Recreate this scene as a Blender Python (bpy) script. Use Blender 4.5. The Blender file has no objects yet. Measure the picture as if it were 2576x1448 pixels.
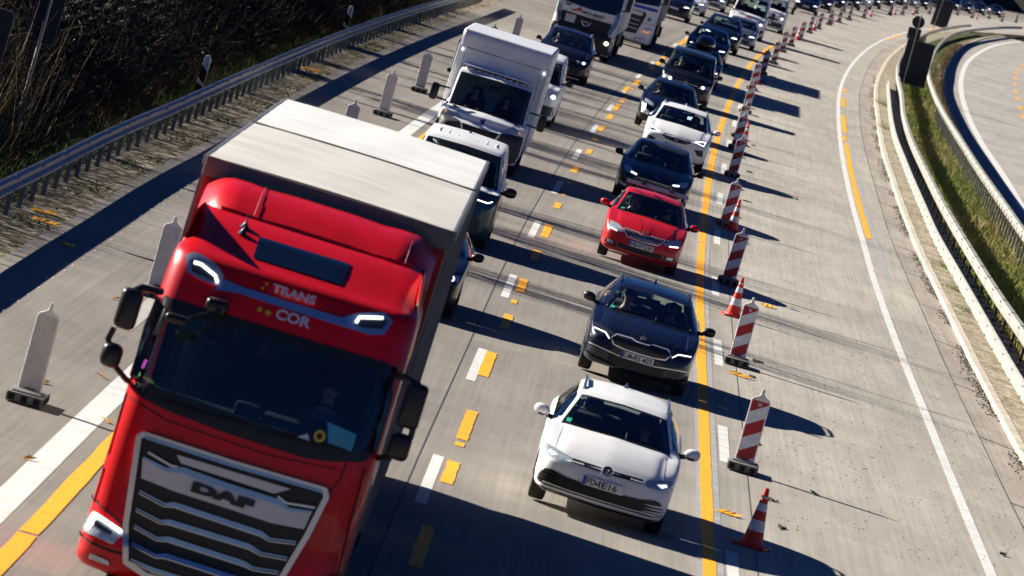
import bpy, bmesh, math, random
import numpy as np
from mathutils import Vector, Matrix
from mathutils.bvhtree import BVHTree
from mathutils.geometry import delaunay_2d_cdt

# ------------------------------------------------------------------ camera, light, exposure
sc = bpy.context.scene
COL = sc.collection
CAM_H = 8.1
ROLL = math.radians(15.5); PITCH = math.radians(4.0878)
_c, _s = math.cos(ROLL), math.sin(ROLL)
_r0 = Vector((1, 0, 0)); _u0 = Vector((0, math.sin(PITCH), math.cos(PITCH))); _f = Vector((0, math.cos(PITCH), -math.sin(PITCH)))
_right = _c*_r0 + _s*_u0; _up = -_s*_r0 + _c*_u0
cam_d = bpy.data.cameras.new('camera'); cam = bpy.data.objects.new('camera', cam_d); COL.objects.link(cam)
cam.matrix_world = Matrix(((_right.x, _up.x, -_f.x, 0), (_right.y, _up.y, -_f.y, 0), (_right.z, _up.z, -_f.z, CAM_H), (0, 0, 0, 1)))
cam_d.sensor_width = 36; cam_d.lens = 16000*36/2576.0
cam_d.clip_start = 1; cam_d.clip_end = 5000
cam_d.dof.use_dof = True; cam_d.dof.focus_distance = 114; cam_d.dof.aperture_fstop = 5.4
sc.camera = cam

SUN_EL = math.radians(25.5)
SUN_AZ = Vector((-0.895, 0.446, 0)).normalized()         # horizontal direction towards the sun
sun_dir = Vector((SUN_AZ.x*math.cos(SUN_EL), SUN_AZ.y*math.cos(SUN_EL), math.sin(SUN_EL)))
sd = bpy.data.lights.new('sun', 'SUN'); sd.energy = 5.0; sd.angle = math.radians(.5); sd.color = (1, .935, .83)
so = bpy.data.objects.new('sun', sd); COL.objects.link(so)
so.rotation_euler = sun_dir.to_track_quat('Z', 'Y').to_euler()
so.location = (0, 0, 60)
w = bpy.data.worlds.new('World'); sc.world = w; w.use_nodes = True
nt = w.node_tree; bg = nt.nodes['Background']
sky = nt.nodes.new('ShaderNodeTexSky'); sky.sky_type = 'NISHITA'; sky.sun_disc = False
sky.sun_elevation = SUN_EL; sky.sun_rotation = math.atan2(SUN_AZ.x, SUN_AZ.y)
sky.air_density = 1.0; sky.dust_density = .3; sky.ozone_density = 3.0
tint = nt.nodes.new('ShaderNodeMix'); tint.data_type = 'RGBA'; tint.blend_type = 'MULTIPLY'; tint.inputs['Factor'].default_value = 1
nt.links.new(sky.outputs[0], tint.inputs['A']); tint.inputs['B'].default_value = (.075, .18, .42, 1)      # grades the sky fill dark blue so the shadows turn navy
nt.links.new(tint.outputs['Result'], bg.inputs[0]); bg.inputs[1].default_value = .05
sc.view_settings.view_transform = 'Standard'; sc.view_settings.look = 'None'
sc.view_settings.exposure = 1.15; sc.view_settings.gamma = 1.0
sc.cycles.max_bounces = 6

rnd = random.Random(7)

# ------------------------------------------------------------------ materials
def N(nt, t, **kw):
    n = nt.nodes.new(t)
    for k, v in kw.items(): setattr(n, k, v)
    return n
def mat(name, col, rough=.5, metal=0., coat=0., emit=None, estr=0., var=0., vscale=8., bump=0., bscale=60., alpha=None, spec=.5, stretch=None, back=False):
    m = bpy.data.materials.new(name); m.use_nodes = True
    nt = m.node_tree; b = nt.nodes['Principled BSDF']
    b.inputs['Base Color'].default_value = (*col, 1); b.inputs['Roughness'].default_value = rough
    b.inputs['Metallic'].default_value = metal; b.inputs['Coat Weight'].default_value = coat
    b.inputs['Coat Roughness'].default_value = .04
    b.inputs['Specular IOR Level'].default_value = spec
    if emit: b.inputs['Emission Color'].default_value = (*emit, 1); b.inputs['Emission Strength'].default_value = estr
    tc = N(nt, 'ShaderNodeTexCoord')
    mp = N(nt, 'ShaderNodeMapping'); nt.links.new(tc.outputs['Object'], mp.inputs[0])
    if stretch: mp.inputs['Scale'].default_value = stretch
    if var:
        n = N(nt, 'ShaderNodeTexNoise'); n.inputs['Scale'].default_value = vscale; n.inputs['Detail'].default_value = 6; n.inputs['Roughness'].default_value = .65
        nt.links.new(mp.outputs[0], n.inputs['Vector'])
        r = N(nt, 'ShaderNodeMapRange'); r.inputs[1].default_value = .3; r.inputs[2].default_value = .7
        r.inputs[3].default_value = 1-var; r.inputs[4].default_value = 1+var
        nt.links.new(n.outputs[0], r.inputs[0])
        mx = N(nt, 'ShaderNodeMix', data_type='RGBA', blend_type='MULTIPLY'); mx.inputs['Factor'].default_value = 1
        mx.inputs['A'].default_value = (*col, 1); nt.links.new(r.outputs[0], mx.inputs['B'])
        nt.links.new(mx.outputs['Result'], b.inputs['Base Color'])
    if bump:
        n2 = N(nt, 'ShaderNodeTexNoise'); n2.inputs['Scale'].default_value = bscale; n2.inputs['Detail'].default_value = 4
        nt.links.new(mp.outputs[0], n2.inputs['Vector'])
        bp = N(nt, 'ShaderNodeBump'); bp.inputs['Strength'].default_value = bump; bp.inputs['Distance'].default_value = .01
        nt.links.new(n2.outputs[0], bp.inputs['Height']); nt.links.new(bp.outputs[0], b.inputs['Normal'])
    if back:      # the inner side of a body shell is dark trim
        g = N(nt, 'ShaderNodeNewGeometry'); d = N(nt, 'ShaderNodeBsdfDiffuse'); d.inputs[0].default_value = (.012, .012, .013, 1)
        ms = N(nt, 'ShaderNodeMixShader'); nt.links.new(g.outputs['Backfacing'], ms.inputs[0])
        nt.links.new(b.outputs[0], ms.inputs[1]); nt.links.new(d.outputs[0], ms.inputs[2])
        nt.links.new(ms.outputs[0], nt.nodes['Material Output'].inputs[0])
    return m
def paint(name, col, metal=.0, coat=.55, rough=None):
    return mat(name, col, rough=rough or (.3 if metal else .35), metal=metal, coat=coat, var=.06, vscale=3., back=True, spec=.4)
def glass_mat(name, tint=(.10, .15, .15), refl=1.0):
    m = bpy.data.materials.new(name); m.use_nodes = True; nt = m.node_tree; nt.nodes.clear()
    o = N(nt, 'ShaderNodeOutputMaterial'); tr = N(nt, 'ShaderNodeBsdfTransparent'); tr.inputs[0].default_value = (*tint, 1)
    gl = N(nt, 'ShaderNodeBsdfGlossy'); gl.inputs['Roughness'].default_value = .02; gl.inputs[0].default_value = (refl, refl, refl, 1)
    fr = N(nt, 'ShaderNodeFresnel'); fr.inputs[0].default_value = 1.7
    ms = N(nt, 'ShaderNodeMixShader'); nt.links.new(fr.outputs[0], ms.inputs[0]); nt.links.new(tr.outputs[0], ms.inputs[1]); nt.links.new(gl.outputs[0], ms.inputs[2])
    nt.links.new(ms.outputs[0], o.inputs[0]); return m
M = {}
M['glass'] = glass_mat('tinted windscreen glass', (.80, .93, .91))
M['side_glass'] = glass_mat('side glass', (.60, .70, .70))
M['lens'] = glass_mat('lamp lens', (.85, .9, .93))
M['black'] = mat('black plastic', (.012, .012, .013), .35)
M['matte_black'] = mat('matte black', (.01, .01, .011), .8)
M['grille'] = mat('grille black', (.006, .006, .007), .45)
M['dark_grey'] = mat('dark grey plastic', (.035, .036, .04), .6, var=.15, vscale=20)
M['rubber'] = mat('tyre rubber', (.018, .018, .019), .85, bump=.3, bscale=60)
M['rim'] = mat('alloy rim', (.35, .36, .38), .3, metal=.9)
M['chrome'] = mat('chrome', (.82, .84, .87), .25, metal=.55)
M['silver'] = mat('silver trim', (.62, .65, .70), .3, metal=.85)
M['steel'] = mat('galvanised steel', (.17, .18, .20), .45, metal=.35, var=.25, vscale=2.5)
M['steel_light'] = mat('bright galvanised steel', (.42, .40, .35), .5, metal=.2, var=.15, vscale=3)
M['lamp_in'] = mat('lamp reflector', (.55, .64, .70), .22, metal=.45, var=.55, vscale=26)
M['lamp_dark'] = mat('lamp housing', (.03, .035, .045), .15, coat=1)
M['drl'] = mat('daytime lamp', (.9, .9, .9), .3, emit=(1, .98, .93), estr=1.6)
M['beam'] = mat('lit headlamp', (.9, .9, .85), .3, emit=(1, .90, .70), estr=1.6)
M['amber'] = mat('amber lamp', (.8, .25, .02), .3, emit=(1, .3, .02), estr=.4)
M['plate'] = mat('number plate white', (.72, .73, .72), .35, var=.05)
M['ink'] = mat('black ink', (.01, .01, .012), .4)
M['blue_strip'] = mat('blue strip', (.01, .06, .42), .4)
M['skin'] = mat('skin', (.60, .38, .28), .5, var=.12, vscale=12)
M['hair_brown'] = mat('brown hair', (.05, .03, .018), .7, var=.3, vscale=40)
M['hair_blond'] = mat('blond hair', (.32, .22, .11), .6, var=.3, vscale=40)
M['cloth_dark'] = mat('dark cloth', (.035, .038, .05), .9, var=.2, vscale=15)
M['cloth_blue'] = mat('blue cloth', (.08, .16, .32), .9, var=.2, vscale=15)
M['cloth_maroon'] = mat('maroon cloth', (.20, .05, .05), .9, var=.2, vscale=15)
M['cloth_white'] = mat('pale cloth', (.4, .4, .38), .9, var=.2, vscale=15)
M['seat'] = mat('seat fabric', (.06, .06, .065), .9, var=.2, vscale=25)
M['sticker_green'] = mat('green sticker', (.02, .42, .26), .5)
M['white_box'] = mat('white box panel', (.78, .79, .82), .45, coat=.2, var=.10, vscale=1.6)
M['orange_paint'] = mat('orange road tape', (.95, .40, .003), .7, var=.08, vscale=3, bump=.2)
M['white_mark'] = mat('white road paint', (.63, .63, .60), .75, var=.16, vscale=2.5, bump=.3, bscale=40)
M['joint'] = mat('bitumen joint', (.035, .035, .04), .8)
M['red_cone'] = mat('cone red', (.74, .035, .012), .5, var=.12, vscale=10)
M['white_cone'] = mat('cone white', (.78, .8, .82), .45, var=.06, vscale=10)
M['recycled'] = mat('recycled rubber foot', (.15, .15, .145), .85, var=.3, vscale=18, bump=.5, bscale=70)
M['window_black'] = mat('foot recess', (.008, .008, .008), .9)
M['beacon_grey'] = mat('beacon white plastic', (.56, .53, .53), .55, var=.14, vscale=9, bump=.2)
M['sign_back'] = mat('sign back', (.006, .012, .02), .55, var=.1)
M['bark'] = mat('bark', (.05, .04, .03), .9, var=.4, vscale=6, bump=.8)
# ------------------------------------------------------------------ mesh helpers
def link(o, parent=None):
    COL.objects.link(o)
    if parent: o.parent = parent
    return o
def mk(name, V, F, m, parent=None, smooth=40, mi=None):
    me = bpy.data.meshes.new(name); me.from_pydata([tuple(v) for v in V], [], [tuple(f) for f in F])
    ms = m if isinstance(m, (list, tuple)) else [m]
    for x in ms: me.materials.append(x)
    if mi is not None: me.polygons.foreach_set('material_index', mi)
    if smooth:
        me.polygons.foreach_set('use_smooth', [True]*len(me.polygons)); me.set_sharp_from_angle(angle=math.radians(smooth))
    me.update()
    return link(bpy.data.objects.new(name, me), parent)
def tag(o, label=None, cat=None, group=None, kind=None):
    if label: o['label'] = label
    if cat: o['category'] = cat
    if group: o['group'] = group
    if kind: o['kind'] = kind
    return o
def empty(name, loc=(0, 0, 0), rot=(0, 0, 0)):
    o = bpy.data.objects.new(name, None); COL.objects.link(o); o.location = loc; o.rotation_euler = rot; o.empty_display_size = .3
    return o
class MB:
    def __init__(s): s.V = []; s.F = []; s.I = []
    def add(s, V, F, i=0):
        n = len(s.V); s.V += [tuple(v) for v in V]; s.F += [tuple(n+k for k in f) for f in F]; s.I += [i]*len(F); return s
    def box(s, c, d, r=0, i=0, seg=2, M4=None):
        bm = bmesh.new(); bmesh.ops.create_cube(bm, size=1)
        for v in bm.verts: v.co = Vector((v.co.x*d[0], v.co.y*d[1], v.co.z*d[2]))
        if r: bmesh.ops.bevel(bm, geom=bm.edges[:], offset=r, segments=seg, affect='EDGES', profile=.5)
        bm.verts.index_update()
        V = [v.co.copy() for v in bm.verts]
        if M4: V = [M4 @ v for v in V]
        V = [(v.x+c[0], v.y+c[1], v.z+c[2]) for v in V]
        s.add(V, [[v.index for v in f.verts] for f in bm.faces], i); bm.free(); return s
    def tube(s, pts, r, n=8, i=0, caps=True):
        pts = [Vector(p) for p in pts]; R = r if isinstance(r, (list, tuple)) else [r]*len(pts); V = []; F = []
        for k, p in enumerate(pts):
            d = (pts[min(k+1, len(pts)-1)]-pts[max(k-1, 0)]).normalized()
            a = d.cross(Vector((0, 0, 1)) if abs(d.z) < .9 else Vector((1, 0, 0))).normalized(); b = d.cross(a)
            for q in range(n):
                t = 2*math.pi*q/n; V.append(p+(a*math.cos(t)+b*math.sin(t))*R[k])
        for k in range(len(pts)-1):
            for q in range(n): F.append((k*n+q, k*n+(q+1) % n, (k+1)*n+(q+1) % n, (k+1)*n+q))
        if caps: F += [tuple(range(n)), tuple(range((len(pts)-1)*n, len(pts)*n))[::-1]]
        return s.add(V, F, i)
    def lathe(s, prof, c=(0, 0, 0), axis='z', n=24, i=0):
        V = []; F = []; k = len(prof)
        for q in range(n):
            t = 2*math.pi*q/n
            for r, h in prof:
                a, b = r*math.cos(t), r*math.sin(t)
                V.append({'z': (c[0]+a, c[1]+b, c[2]+h), 'x': (c[0]+h, c[1]+a, c[2]+b), 'y': (c[0]+a, c[1]+h, c[2]+b)}[axis])
        for q in range(n):
            for j in range(k-1): F.append((q*k+j, ((q+1) % n)*k+j, ((q+1) % n)*k+j+1, q*k+j+1))
        return s.add(V, F, i)
    def prism(s, poly, y0, y1, i=0):      # polygon in x,z extruded along y
        n = len(poly); V = [(x, y0, z) for x, z in poly]+[(x, y1, z) for x, z in poly]
        F = [tuple(range(n)), tuple(range(n, 2*n))[::-1]]+[(k, k+n, (k+1) % n+n, (k+1) % n) for k in range(n)]
        return s.add(V, F, i)
    def ell(s, c, r, n=14, m=10, i=0, M4=None):
        V = []; F = []
        for a in range(m+1):
            th = math.pi*a/m
            for b in range(n):
                ph = 2*math.pi*b/n; v = Vector((r[0]*math.sin(th)*math.cos(ph), r[1]*math.sin(th)*math.sin(ph), r[2]*math.cos(th)))
                if M4: v = M4 @ v
                V.append((v.x+c[0], v.y+c[1], v.z+c[2]))
        for a in range(m):
            for b in range(n): F.append((a*n+b, (a+1)*n+b, (a+1)*n+(b+1) % n, a*n+(b+1) % n))
        return s.add(V, F, i)
    def build(s, name, m, parent=None, smooth=40):
        o = mk(name, s.V, s.F, m, parent, smooth, s.I if isinstance(m, (list, tuple)) else None)
        bm = bmesh.new(); bm.from_mesh(o.data); bmesh.ops.recalc_face_normals(bm, faces=bm.faces[:]); bm.to_mesh(o.data); bm.free(); return o
def pchip(xs, ys, x):
    xs = np.asarray(xs, float); ys = np.asarray(ys, float); x = np.asarray(x, float)
    h = np.diff(xs); d = np.diff(ys)/h; m = np.zeros(len(xs))
    for k in range(1, len(xs)-1):
        if d[k-1]*d[k] > 0:
            w1 = 2*h[k]+h[k-1]; w2 = h[k]+2*h[k-1]; m[k] = (w1+w2)/(w1/d[k-1]+w2/d[k])
    m[0] = d[0]; m[-1] = d[-1]
    k = np.clip(np.searchsorted(xs, x)-1, 0, len(xs)-2); t = (x-xs[k])/h[k]
    r = (2*t**3-3*t**2+1)*ys[k]+(t**3-2*t**2+t)*h[k]*m[k]+(-2*t**3+3*t**2)*ys[k+1]+(t**3-t**2)*h[k]*m[k+1]
    r = np.where(x < xs[0], ys[0]+m[0]*(x-xs[0]), r); r = np.where(x > xs[-1], ys[-1]+m[-1]*(x-xs[-1]), r)
    return r
def text_mesh(name, s, width, height, m, parent, M4, extrude=.002, bold=.0, center=False):
    cu = bpy.data.curves.new(name, 'FONT'); cu.body = s; cu.size = 1; cu.extrude = 0; cu.offset = bold; cu.resolution_u = 3
    o = bpy.data.objects.new(name, cu); COL.objects.link(o)
    dg = bpy.context.evaluated_depsgraph_get(); me = bpy.data.meshes.new_from_object(o.evaluated_get(dg))
    bpy.data.objects.remove(o); bpy.data.curves.remove(cu)
    xs = [v.co.x for v in me.vertices]; ys = [v.co.y for v in me.vertices]
    x0, x1, y0, y1 = min(xs), max(xs), min(ys), max(ys)
    for v in me.vertices:      # local: x right, z up, facing -y
        v.co = M4 @ Vector(((v.co.x-x0)/(x1-x0)*width-(width/2 if center else 0), 0, (v.co.y-y0)/(y1-y0)*height-(height/2 if center else 0)))
    me.materials.clear(); me.materials.append(m); me.name = name
    return link(bpy.data.objects.new(name, me), parent)

# ------------------------------------------------------------------ the road line (offset of the orange edge line)
BY = [40, 60, 76, 95, 127, 152, 175, 198, 231, 256, 284, 308, 334, 373, 399, 443, 485, 514, 570, 629, 711, 766, 830, 1000]
BX = [3.0, 3.12, 3.2, 3.35, 3.63, 4.0, 4.42, 4.93, 5.8, 6.55, 7.49, 8.43, 9.63, 11.75, 13.1, 15.75, 18.6, 20.85, 25.4, 30.6, 39.0, 46, 54.5, 80]
def base(y): return pchip(BY, BX, y)
def heading(y, f=base): return math.atan(float(f(y+3)-f(y-3))/6.)
# ------------------------------------------------------------------ tables of the long lines (y -> x), metres
def tab(pts):
    ys = [p[1] for p in pts]; xs = [p[0] for p in pts]
    return lambda y: pchip(ys, xs, y)
kerbX = tab([(8.75, 60), (8.9, 95), (9.04, 111.8), (9.3, 130.5), (9.52, 143.8), (9.79, 160), (10.25, 181.6), (10.92, 207.7), (11.76, 237), (12.95, 271), (13.73, 293), (15.32, 330), (16.59, 355), (18.15, 384.5), (20.9, 430), (24.6, 485), (30.2, 555), (38.5, 630), (52, 735), (90, 950)])
slabX = tab([(8.0, 60), (8.23, 93.65), (8.42, 110), (8.57, 121.7), (8.85, 139), (9.25, 164), (9.99, 195), (11.0, 233), (12.7, 284), (14.5, 326), (17.2, 380), (20.0, 427), (24, 485), (29.6, 555), (38, 630), (51, 735), (89, 950)])
whiteX = tab([(7.02, 60), (7.2, 80), (7.34, 94), (7.49, 107), (7.7, 125), (7.99, 144.4), (8.35, 162.3), (8.78, 182.8), (9.55, 213.6), (10.51, 246.4), (11.85, 286), (13.76, 330), (17.34, 397), (20.34, 444.4), (24.61, 502.5), (30, 565), (38, 642), (50, 745), (80, 930)])
edgeX = tab([(-7.3, 50), (-7.23, 91), (-7.13, 103.5), (-7.03, 119.6), (-6.85, 132), (-6.59, 155), (-6.23, 180.6), (-5.63, 213.8), (-4.73, 254), (-3.3, 300), (1.6, 400), (8.6, 500), (18.5, 610), (38, 790), (70, 1000)])
railX = tab([(-7.95, 50), (-7.86, 95), (-7.81, 103), (-7.77, 112), (-7.70, 119), (-7.58, 127), (-7.45, 139), (-7.3, 151), (-7.06, 168), (-6.78, 185), (-6.25, 210), (-5.6, 235.5), (-4.85, 262), (-3.5, 310), (1.0, 400), (8.0, 500), (17.6, 610), (36.5, 790), (68, 1000)])
raX = tab([(9.6, 85), (9.73, 110), (9.82, 121), (9.95, 130), (10.13, 141), (10.31, 152), (10.61, 170), (11.0, 186), (11.40, 202), (11.88, 220), (12.38, 238), (12.95, 255), (14.2, 288), (15.15, 312), (16.1, 336)])
rbX = tab([(10.0, 85), (10.15, 110), (10.25, 121), (10.36, 130), (10.5, 142), (10.77, 158), (11.22, 181), (11.68, 200), (12.42, 228), (13.3, 254.5), (14.7, 289.4), (15.65, 315), (17.1, 348.4), (19.8, 398), (24.05, 466), (28.5, 525), (38.8, 637), (60, 790)])
rcX = tab([(11.9, 85), (12.3, 115), (12.65, 140), (12.95, 158), (13.25, 173), (13.76, 194), (14.27, 215), (14.9, 238), (16.06, 278), (17.29, 312.5), (18.68, 346), (20.53, 380.4), (23.35, 430), (29, 515), (34.7, 582), (46.6, 702), (62, 820)])
oeX = tab([(12.9, 85), (13.5, 130), (14.2, 173), (15.3, 221), (16.69, 266), (18.04, 304), (19.09, 329.5), (20.65, 362), (22.56, 398), (25.27, 442), (29.26, 503), (36.75, 598), (48, 705), (64, 830)])
owX = tab([(14.2, 130), (15.0, 180), (15.9, 214.7), (16.83, 242.7), (17.72, 272), (19.04, 307), (20.44, 338.7), (21.73, 365), (23.56, 398), (26.25, 442), (30, 495), (36.1, 571), (43.2, 644), (62, 800)])
def strip(name, f0, f1, y0, y1, z, m, step=4., nx=1, uvref=None, z1=None, parent=None):
    ys = np.concatenate([np.arange(y0, y1, step), [y1]]); a = f0(ys); b = f1(ys); V = []; F = []
    for k, y in enumerate(ys):
        for j in range(nx+1): V.append((a[k]+(b[k]-a[k])*j/nx, y, z+((z1-z)*j/nx if z1 is not None else 0)))
    for k in range(len(ys)-1):
        for j in range(nx):
            q = k*(nx+1)+j; F.append((q, q+1, q+nx+2, q+nx+1))
    o = mk(name, V, F, m, parent, smooth=0)
    uv = o.data.uv_layers.new(name='lane'); ref = base if uvref is None else uvref
    vx = np.array([v[0] for v in V]); vy = np.array([v[1] for v in V]); rr = ref(vy)
    for l in o.data.loops: uv.data[l.index].uv = (vx[l.vertex_index]-rr[l.vertex_index], vy[l.vertex_index])
    return o
def line(name, fc, wd, y0, y1, z, m, step=4., kind='structure', y_skew=0):
    o = strip(name, lambda y: fc(y)-wd/2, lambda y: fc(y)+wd/2, y0, y1, z, m, step)
    if kind: o['kind'] = kind
    return o
# ---- concrete road surface: brushed lengthwise, cross joints, tyre-dark tracks, dirt
def concrete(name, col, jointlen=5., streak=.115, dark_tracks=()):
    m = bpy.data.materials.new(name); m.use_nodes = True; nt = m.node_tree; b = nt.nodes['Principled BSDF']
    b.inputs['Roughness'].default_value = .82; b.inputs['Specular IOR Level'].default_value = .25
    uv = N(nt, 'ShaderNodeUVMap', uv_map='lane')
    def noise(scale, det=5, rough=.6):
        mp = N(nt, 'ShaderNodeMapping'); mp.inputs['Scale'].default_value = (*scale, 1); nt.links.new(uv.outputs[0], mp.inputs[0])
        n = N(nt, 'ShaderNodeTexNoise'); n.inputs['Scale'].default_value = 1; n.inputs['Detail'].default_value = det; n.inputs['Roughness'].default_value = rough
        nt.links.new(mp.outputs[0], n.inputs['Vector']); return n.outputs[0]
    def rng(x, a, bb, c, d):
        r = N(nt, 'ShaderNodeMapRange'); r.inputs[1].default_value = a; r.inputs[2].default_value = bb; r.inputs[3].default_value = c; r.inputs[4].default_value = d
        nt.links.new(x, r.inputs[0]); return r.outputs[0]
    def mul(a, bb):
        x = N(nt, 'ShaderNodeMath', operation='MULTIPLY'); nt.links.new(a, x.inputs[0]); nt.links.new(bb, x.inputs[1]); return x.outputs[0]
    v = rng(noise((14, .08), 4, .7), .3, .7, 1-streak*1.2, 1+streak*1.2)       # lengthwise brushing
    v = mul(v, rng(noise((2.2, .35), 5, .65), .3, .7, 1-streak*.8, 1+streak*.8))
    v = mul(v, rng(noise((24, 9.), 3, .6), .3, .7, 1-streak*.5, 1+streak*.5))      # grain
    v = mul(v, rng(noise((.35, .06), 4, .6), .3, .7, .88, 1.12))               # broad patches
    v = mul(v, rng(noise((.8, .25), 5, .7), .35, .65, .93, 1.07))
    v = mul(v, rng(noise((11, 1.4), 2, .5), .70, .76, 1.0, .70))                 # specks
    sep = N(nt, 'ShaderNodeSeparateXYZ'); nt.links.new(uv.outputs[0], sep.inputs[0])
    # slabs differ in tone and have a thin cross joint
    fl = N(nt, 'ShaderNodeMath', operation='DIVIDE'); nt.links.new(sep.outputs[1], fl.inputs[0]); fl.inputs[1].default_value = jointlen
    fr = N(nt, 'ShaderNodeMath', operation='FRACT'); nt.links.new(fl.outputs[0], fr.inputs[0])
    v = mul(v, rng(fr.outputs[0], 0.0, .010, .62, 1.0))
    ff = N(nt, 'ShaderNodeMath', operation='FLOOR'); nt.links.new(fl.outputs[0], ff.inputs[0])
    lx = N(nt, 'ShaderNodeMath', operation='DIVIDE'); nt.links.new(sep.outputs[0], lx.inputs[0]); lx.inputs[1].default_value = 3.78
    lf = N(nt, 'ShaderNodeMath', operation='FLOOR'); nt.links.new(lx.outputs[0], lf.inputs[0])
    cb = N(nt, 'ShaderNodeCombineXYZ'); nt.links.new(ff.outputs[0], cb.inputs[0]); nt.links.new(lf.outputs[0], cb.inputs[1])
    wn = N(nt, 'ShaderNodeTexWhiteNoise', noise_dimensions='2D'); nt.links.new(cb.outputs[0], wn.inputs['Vector'])
    v = mul(v, rng(wn.outputs[0], 0, 1, .93, 1.06))
    # wheel tracks: slightly darker, polished bands; colour shifts left of the work zone
    v = mul(v, rng(sep.outputs[0], .3, .8, .86, 1.0))
    for c0, wd, k in dark_tracks:
        d = N(nt, 'ShaderNodeMath', operation='SUBTRACT'); nt.links.new(sep.outputs[0], d.inputs[0]); d.inputs[1].default_value = c0
        ab = N(nt, 'ShaderNodeMath', operation='ABSOLUTE'); nt.links.new(d.outputs[0], ab.inputs[0])
        v = mul(v, rng(ab.outputs[0], wd*.4, wd, k, 1.0))
    mx = N(nt, 'ShaderNodeMix', data_type='RGBA', blend_type='MULTIPLY'); mx.inputs['Factor'].default_value = 1
    mx.inputs['A'].default_value = (*col, 1); nt.links.new(v, mx.inputs['B'])
    # shoulder and left lane are a little greyer than the ramp on the right
    r = rng(sep.outputs[0], -3.9, .5, 0, 1); mg = N(nt, 'ShaderNodeMix', data_type='RGBA', blend_type='MULTIPLY')
    nt.links.new(mx.outputs['Result'], mg.inputs['A']); mg.inputs['B'].default_value = (.72, .70, .71, 1)
    inv = N(nt, 'ShaderNodeMath', operation='SUBTRACT'); inv.inputs[0].default_value = 1; nt.links.new(r, inv.inputs[1]); nt.links.new(inv.outputs[0], mg.inputs['Factor'])
    nt.links.new(mg.outputs['Result'], b.inputs['Base Color'])
    bp = N(nt, 'ShaderNodeBump'); bp.inputs['Strength'].default_value = .2; bp.inputs['Distance'].default_value = .01
    nt.links.new(v, bp.inputs['Height']); nt.links.new(bp.outputs[0], b.inputs['Normal'])
    return m
M['concrete'] = concrete('brushed concrete', (.37, .34, .292), dark_tracks=[(-1.25-.75, .3, .93), (-1.25+.75, .3, .93), (-5.3-.8, .35, .9), (-5.3+.8, .35, .9), (-8.9, .3, .93)])
M['concrete_far'] = concrete('pale concrete', (.36, .335, .30), streak=.08)
M['gutter'] = concrete('gutter concrete', (.335, .295, .25), jointlen=6, streak=.14)
def speckle(name, cols, scale=9., bump=1., scale2=1.2, stretch=(1, 1, 1)):
    m = bpy.data.materials.new(name); m.use_nodes = True; nt = m.node_tree; b = nt.nodes['Principled BSDF']; b.inputs['Roughness'].default_value = .95; b.inputs['Specular IOR Level'].default_value = .1
    tc = N(nt, 'ShaderNodeTexCoord'); mp = N(nt, 'ShaderNodeMapping'); mp.inputs['Scale'].default_value = stretch; nt.links.new(tc.outputs['Object'], mp.inputs[0])
    vo = N(nt, 'ShaderNodeTexVoronoi'); vo.inputs['Scale'].default_value = scale; nt.links.new(mp.outputs[0], vo.inputs['Vector'])
    n = N(nt, 'ShaderNodeTexNoise'); n.inputs['Scale'].default_value = scale2; n.inputs['Detail'].default_value = 8; n.inputs['Roughness'].default_value = .7; nt.links.new(mp.outputs[0], n.inputs['Vector'])
    sp = N(nt, 'ShaderNodeSeparateColor'); nt.links.new(vo.outputs['Color'], sp.inputs[0])
    a = N(nt, 'ShaderNodeMath', operation='MULTIPLY_ADD'); nt.links.new(sp.outputs[0], a.inputs[0]); a.inputs[1].default_value = .55; nt.links.new(n.outputs[0], a.inputs[2])
    a2 = N(nt, 'ShaderNodeMath', operation='SUBTRACT'); nt.links.new(a.outputs[0], a2.inputs[0]); a2.inputs[1].default_value = .28
    cr = N(nt, 'ShaderNodeValToRGB'); nt.links.new(a2.outputs[0], cr.inputs[0]); e = cr.color_ramp.elements
    e[0].position = .2; e[0].color = (*cols[0], 1); e[1].position = .8; e[1].color = (*cols[-1], 1)
    for k, c in enumerate(cols[1:-1]): q = e.new(.2+.6*(k+1)/(len(cols)-1)); q.color = (*c, 1)
    nt.links.new(cr.outputs[0], b.inputs['Base Color'])
    bp = N(nt, 'ShaderNodeBump'); bp.inputs['Strength'].default_value = bump; bp.inputs['Distance'].default_value = .05; nt.links.new(sp.outputs[1], bp.inputs['Height']); nt.links.new(bp.outputs[0], b.inputs['Normal'])
    return m
M['gravel'] = speckle('verge gravel', [(.03, .035, .012), (.10, .085, .048), (.25, .21, .145), (.58, .50, .38)], 7, 1, .8)
M['gravel_pale'] = speckle('pale gravel', [(.12, .10, .05), (.30, .25, .17), (.42, .37, .28), (.6, .55, .46)], 13, 1, .7)
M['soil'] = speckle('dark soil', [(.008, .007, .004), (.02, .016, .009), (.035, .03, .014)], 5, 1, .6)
M['turf'] = speckle('turf', [(.03, .045, .012), (.06, .08, .02), (.11, .10, .035)], 7, 1, .5)
M['straw'] = speckle('dry verge', [(.10, .07, .03), (.24, .18, .10), (.36, .30, .2)], 5, 1, .4)

# ---- ground sheets
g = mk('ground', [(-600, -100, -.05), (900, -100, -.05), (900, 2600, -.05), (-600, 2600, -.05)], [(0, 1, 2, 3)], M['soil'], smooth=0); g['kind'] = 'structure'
o = strip('road', edgeX, slabX, 30, 1000, 0, M['concrete'], nx=6); o['kind'] = 'structure'
o = strip('gutter', slabX, kerbX, 30, 950, .0, M['gutter']); o['kind'] = 'structure'
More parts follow.
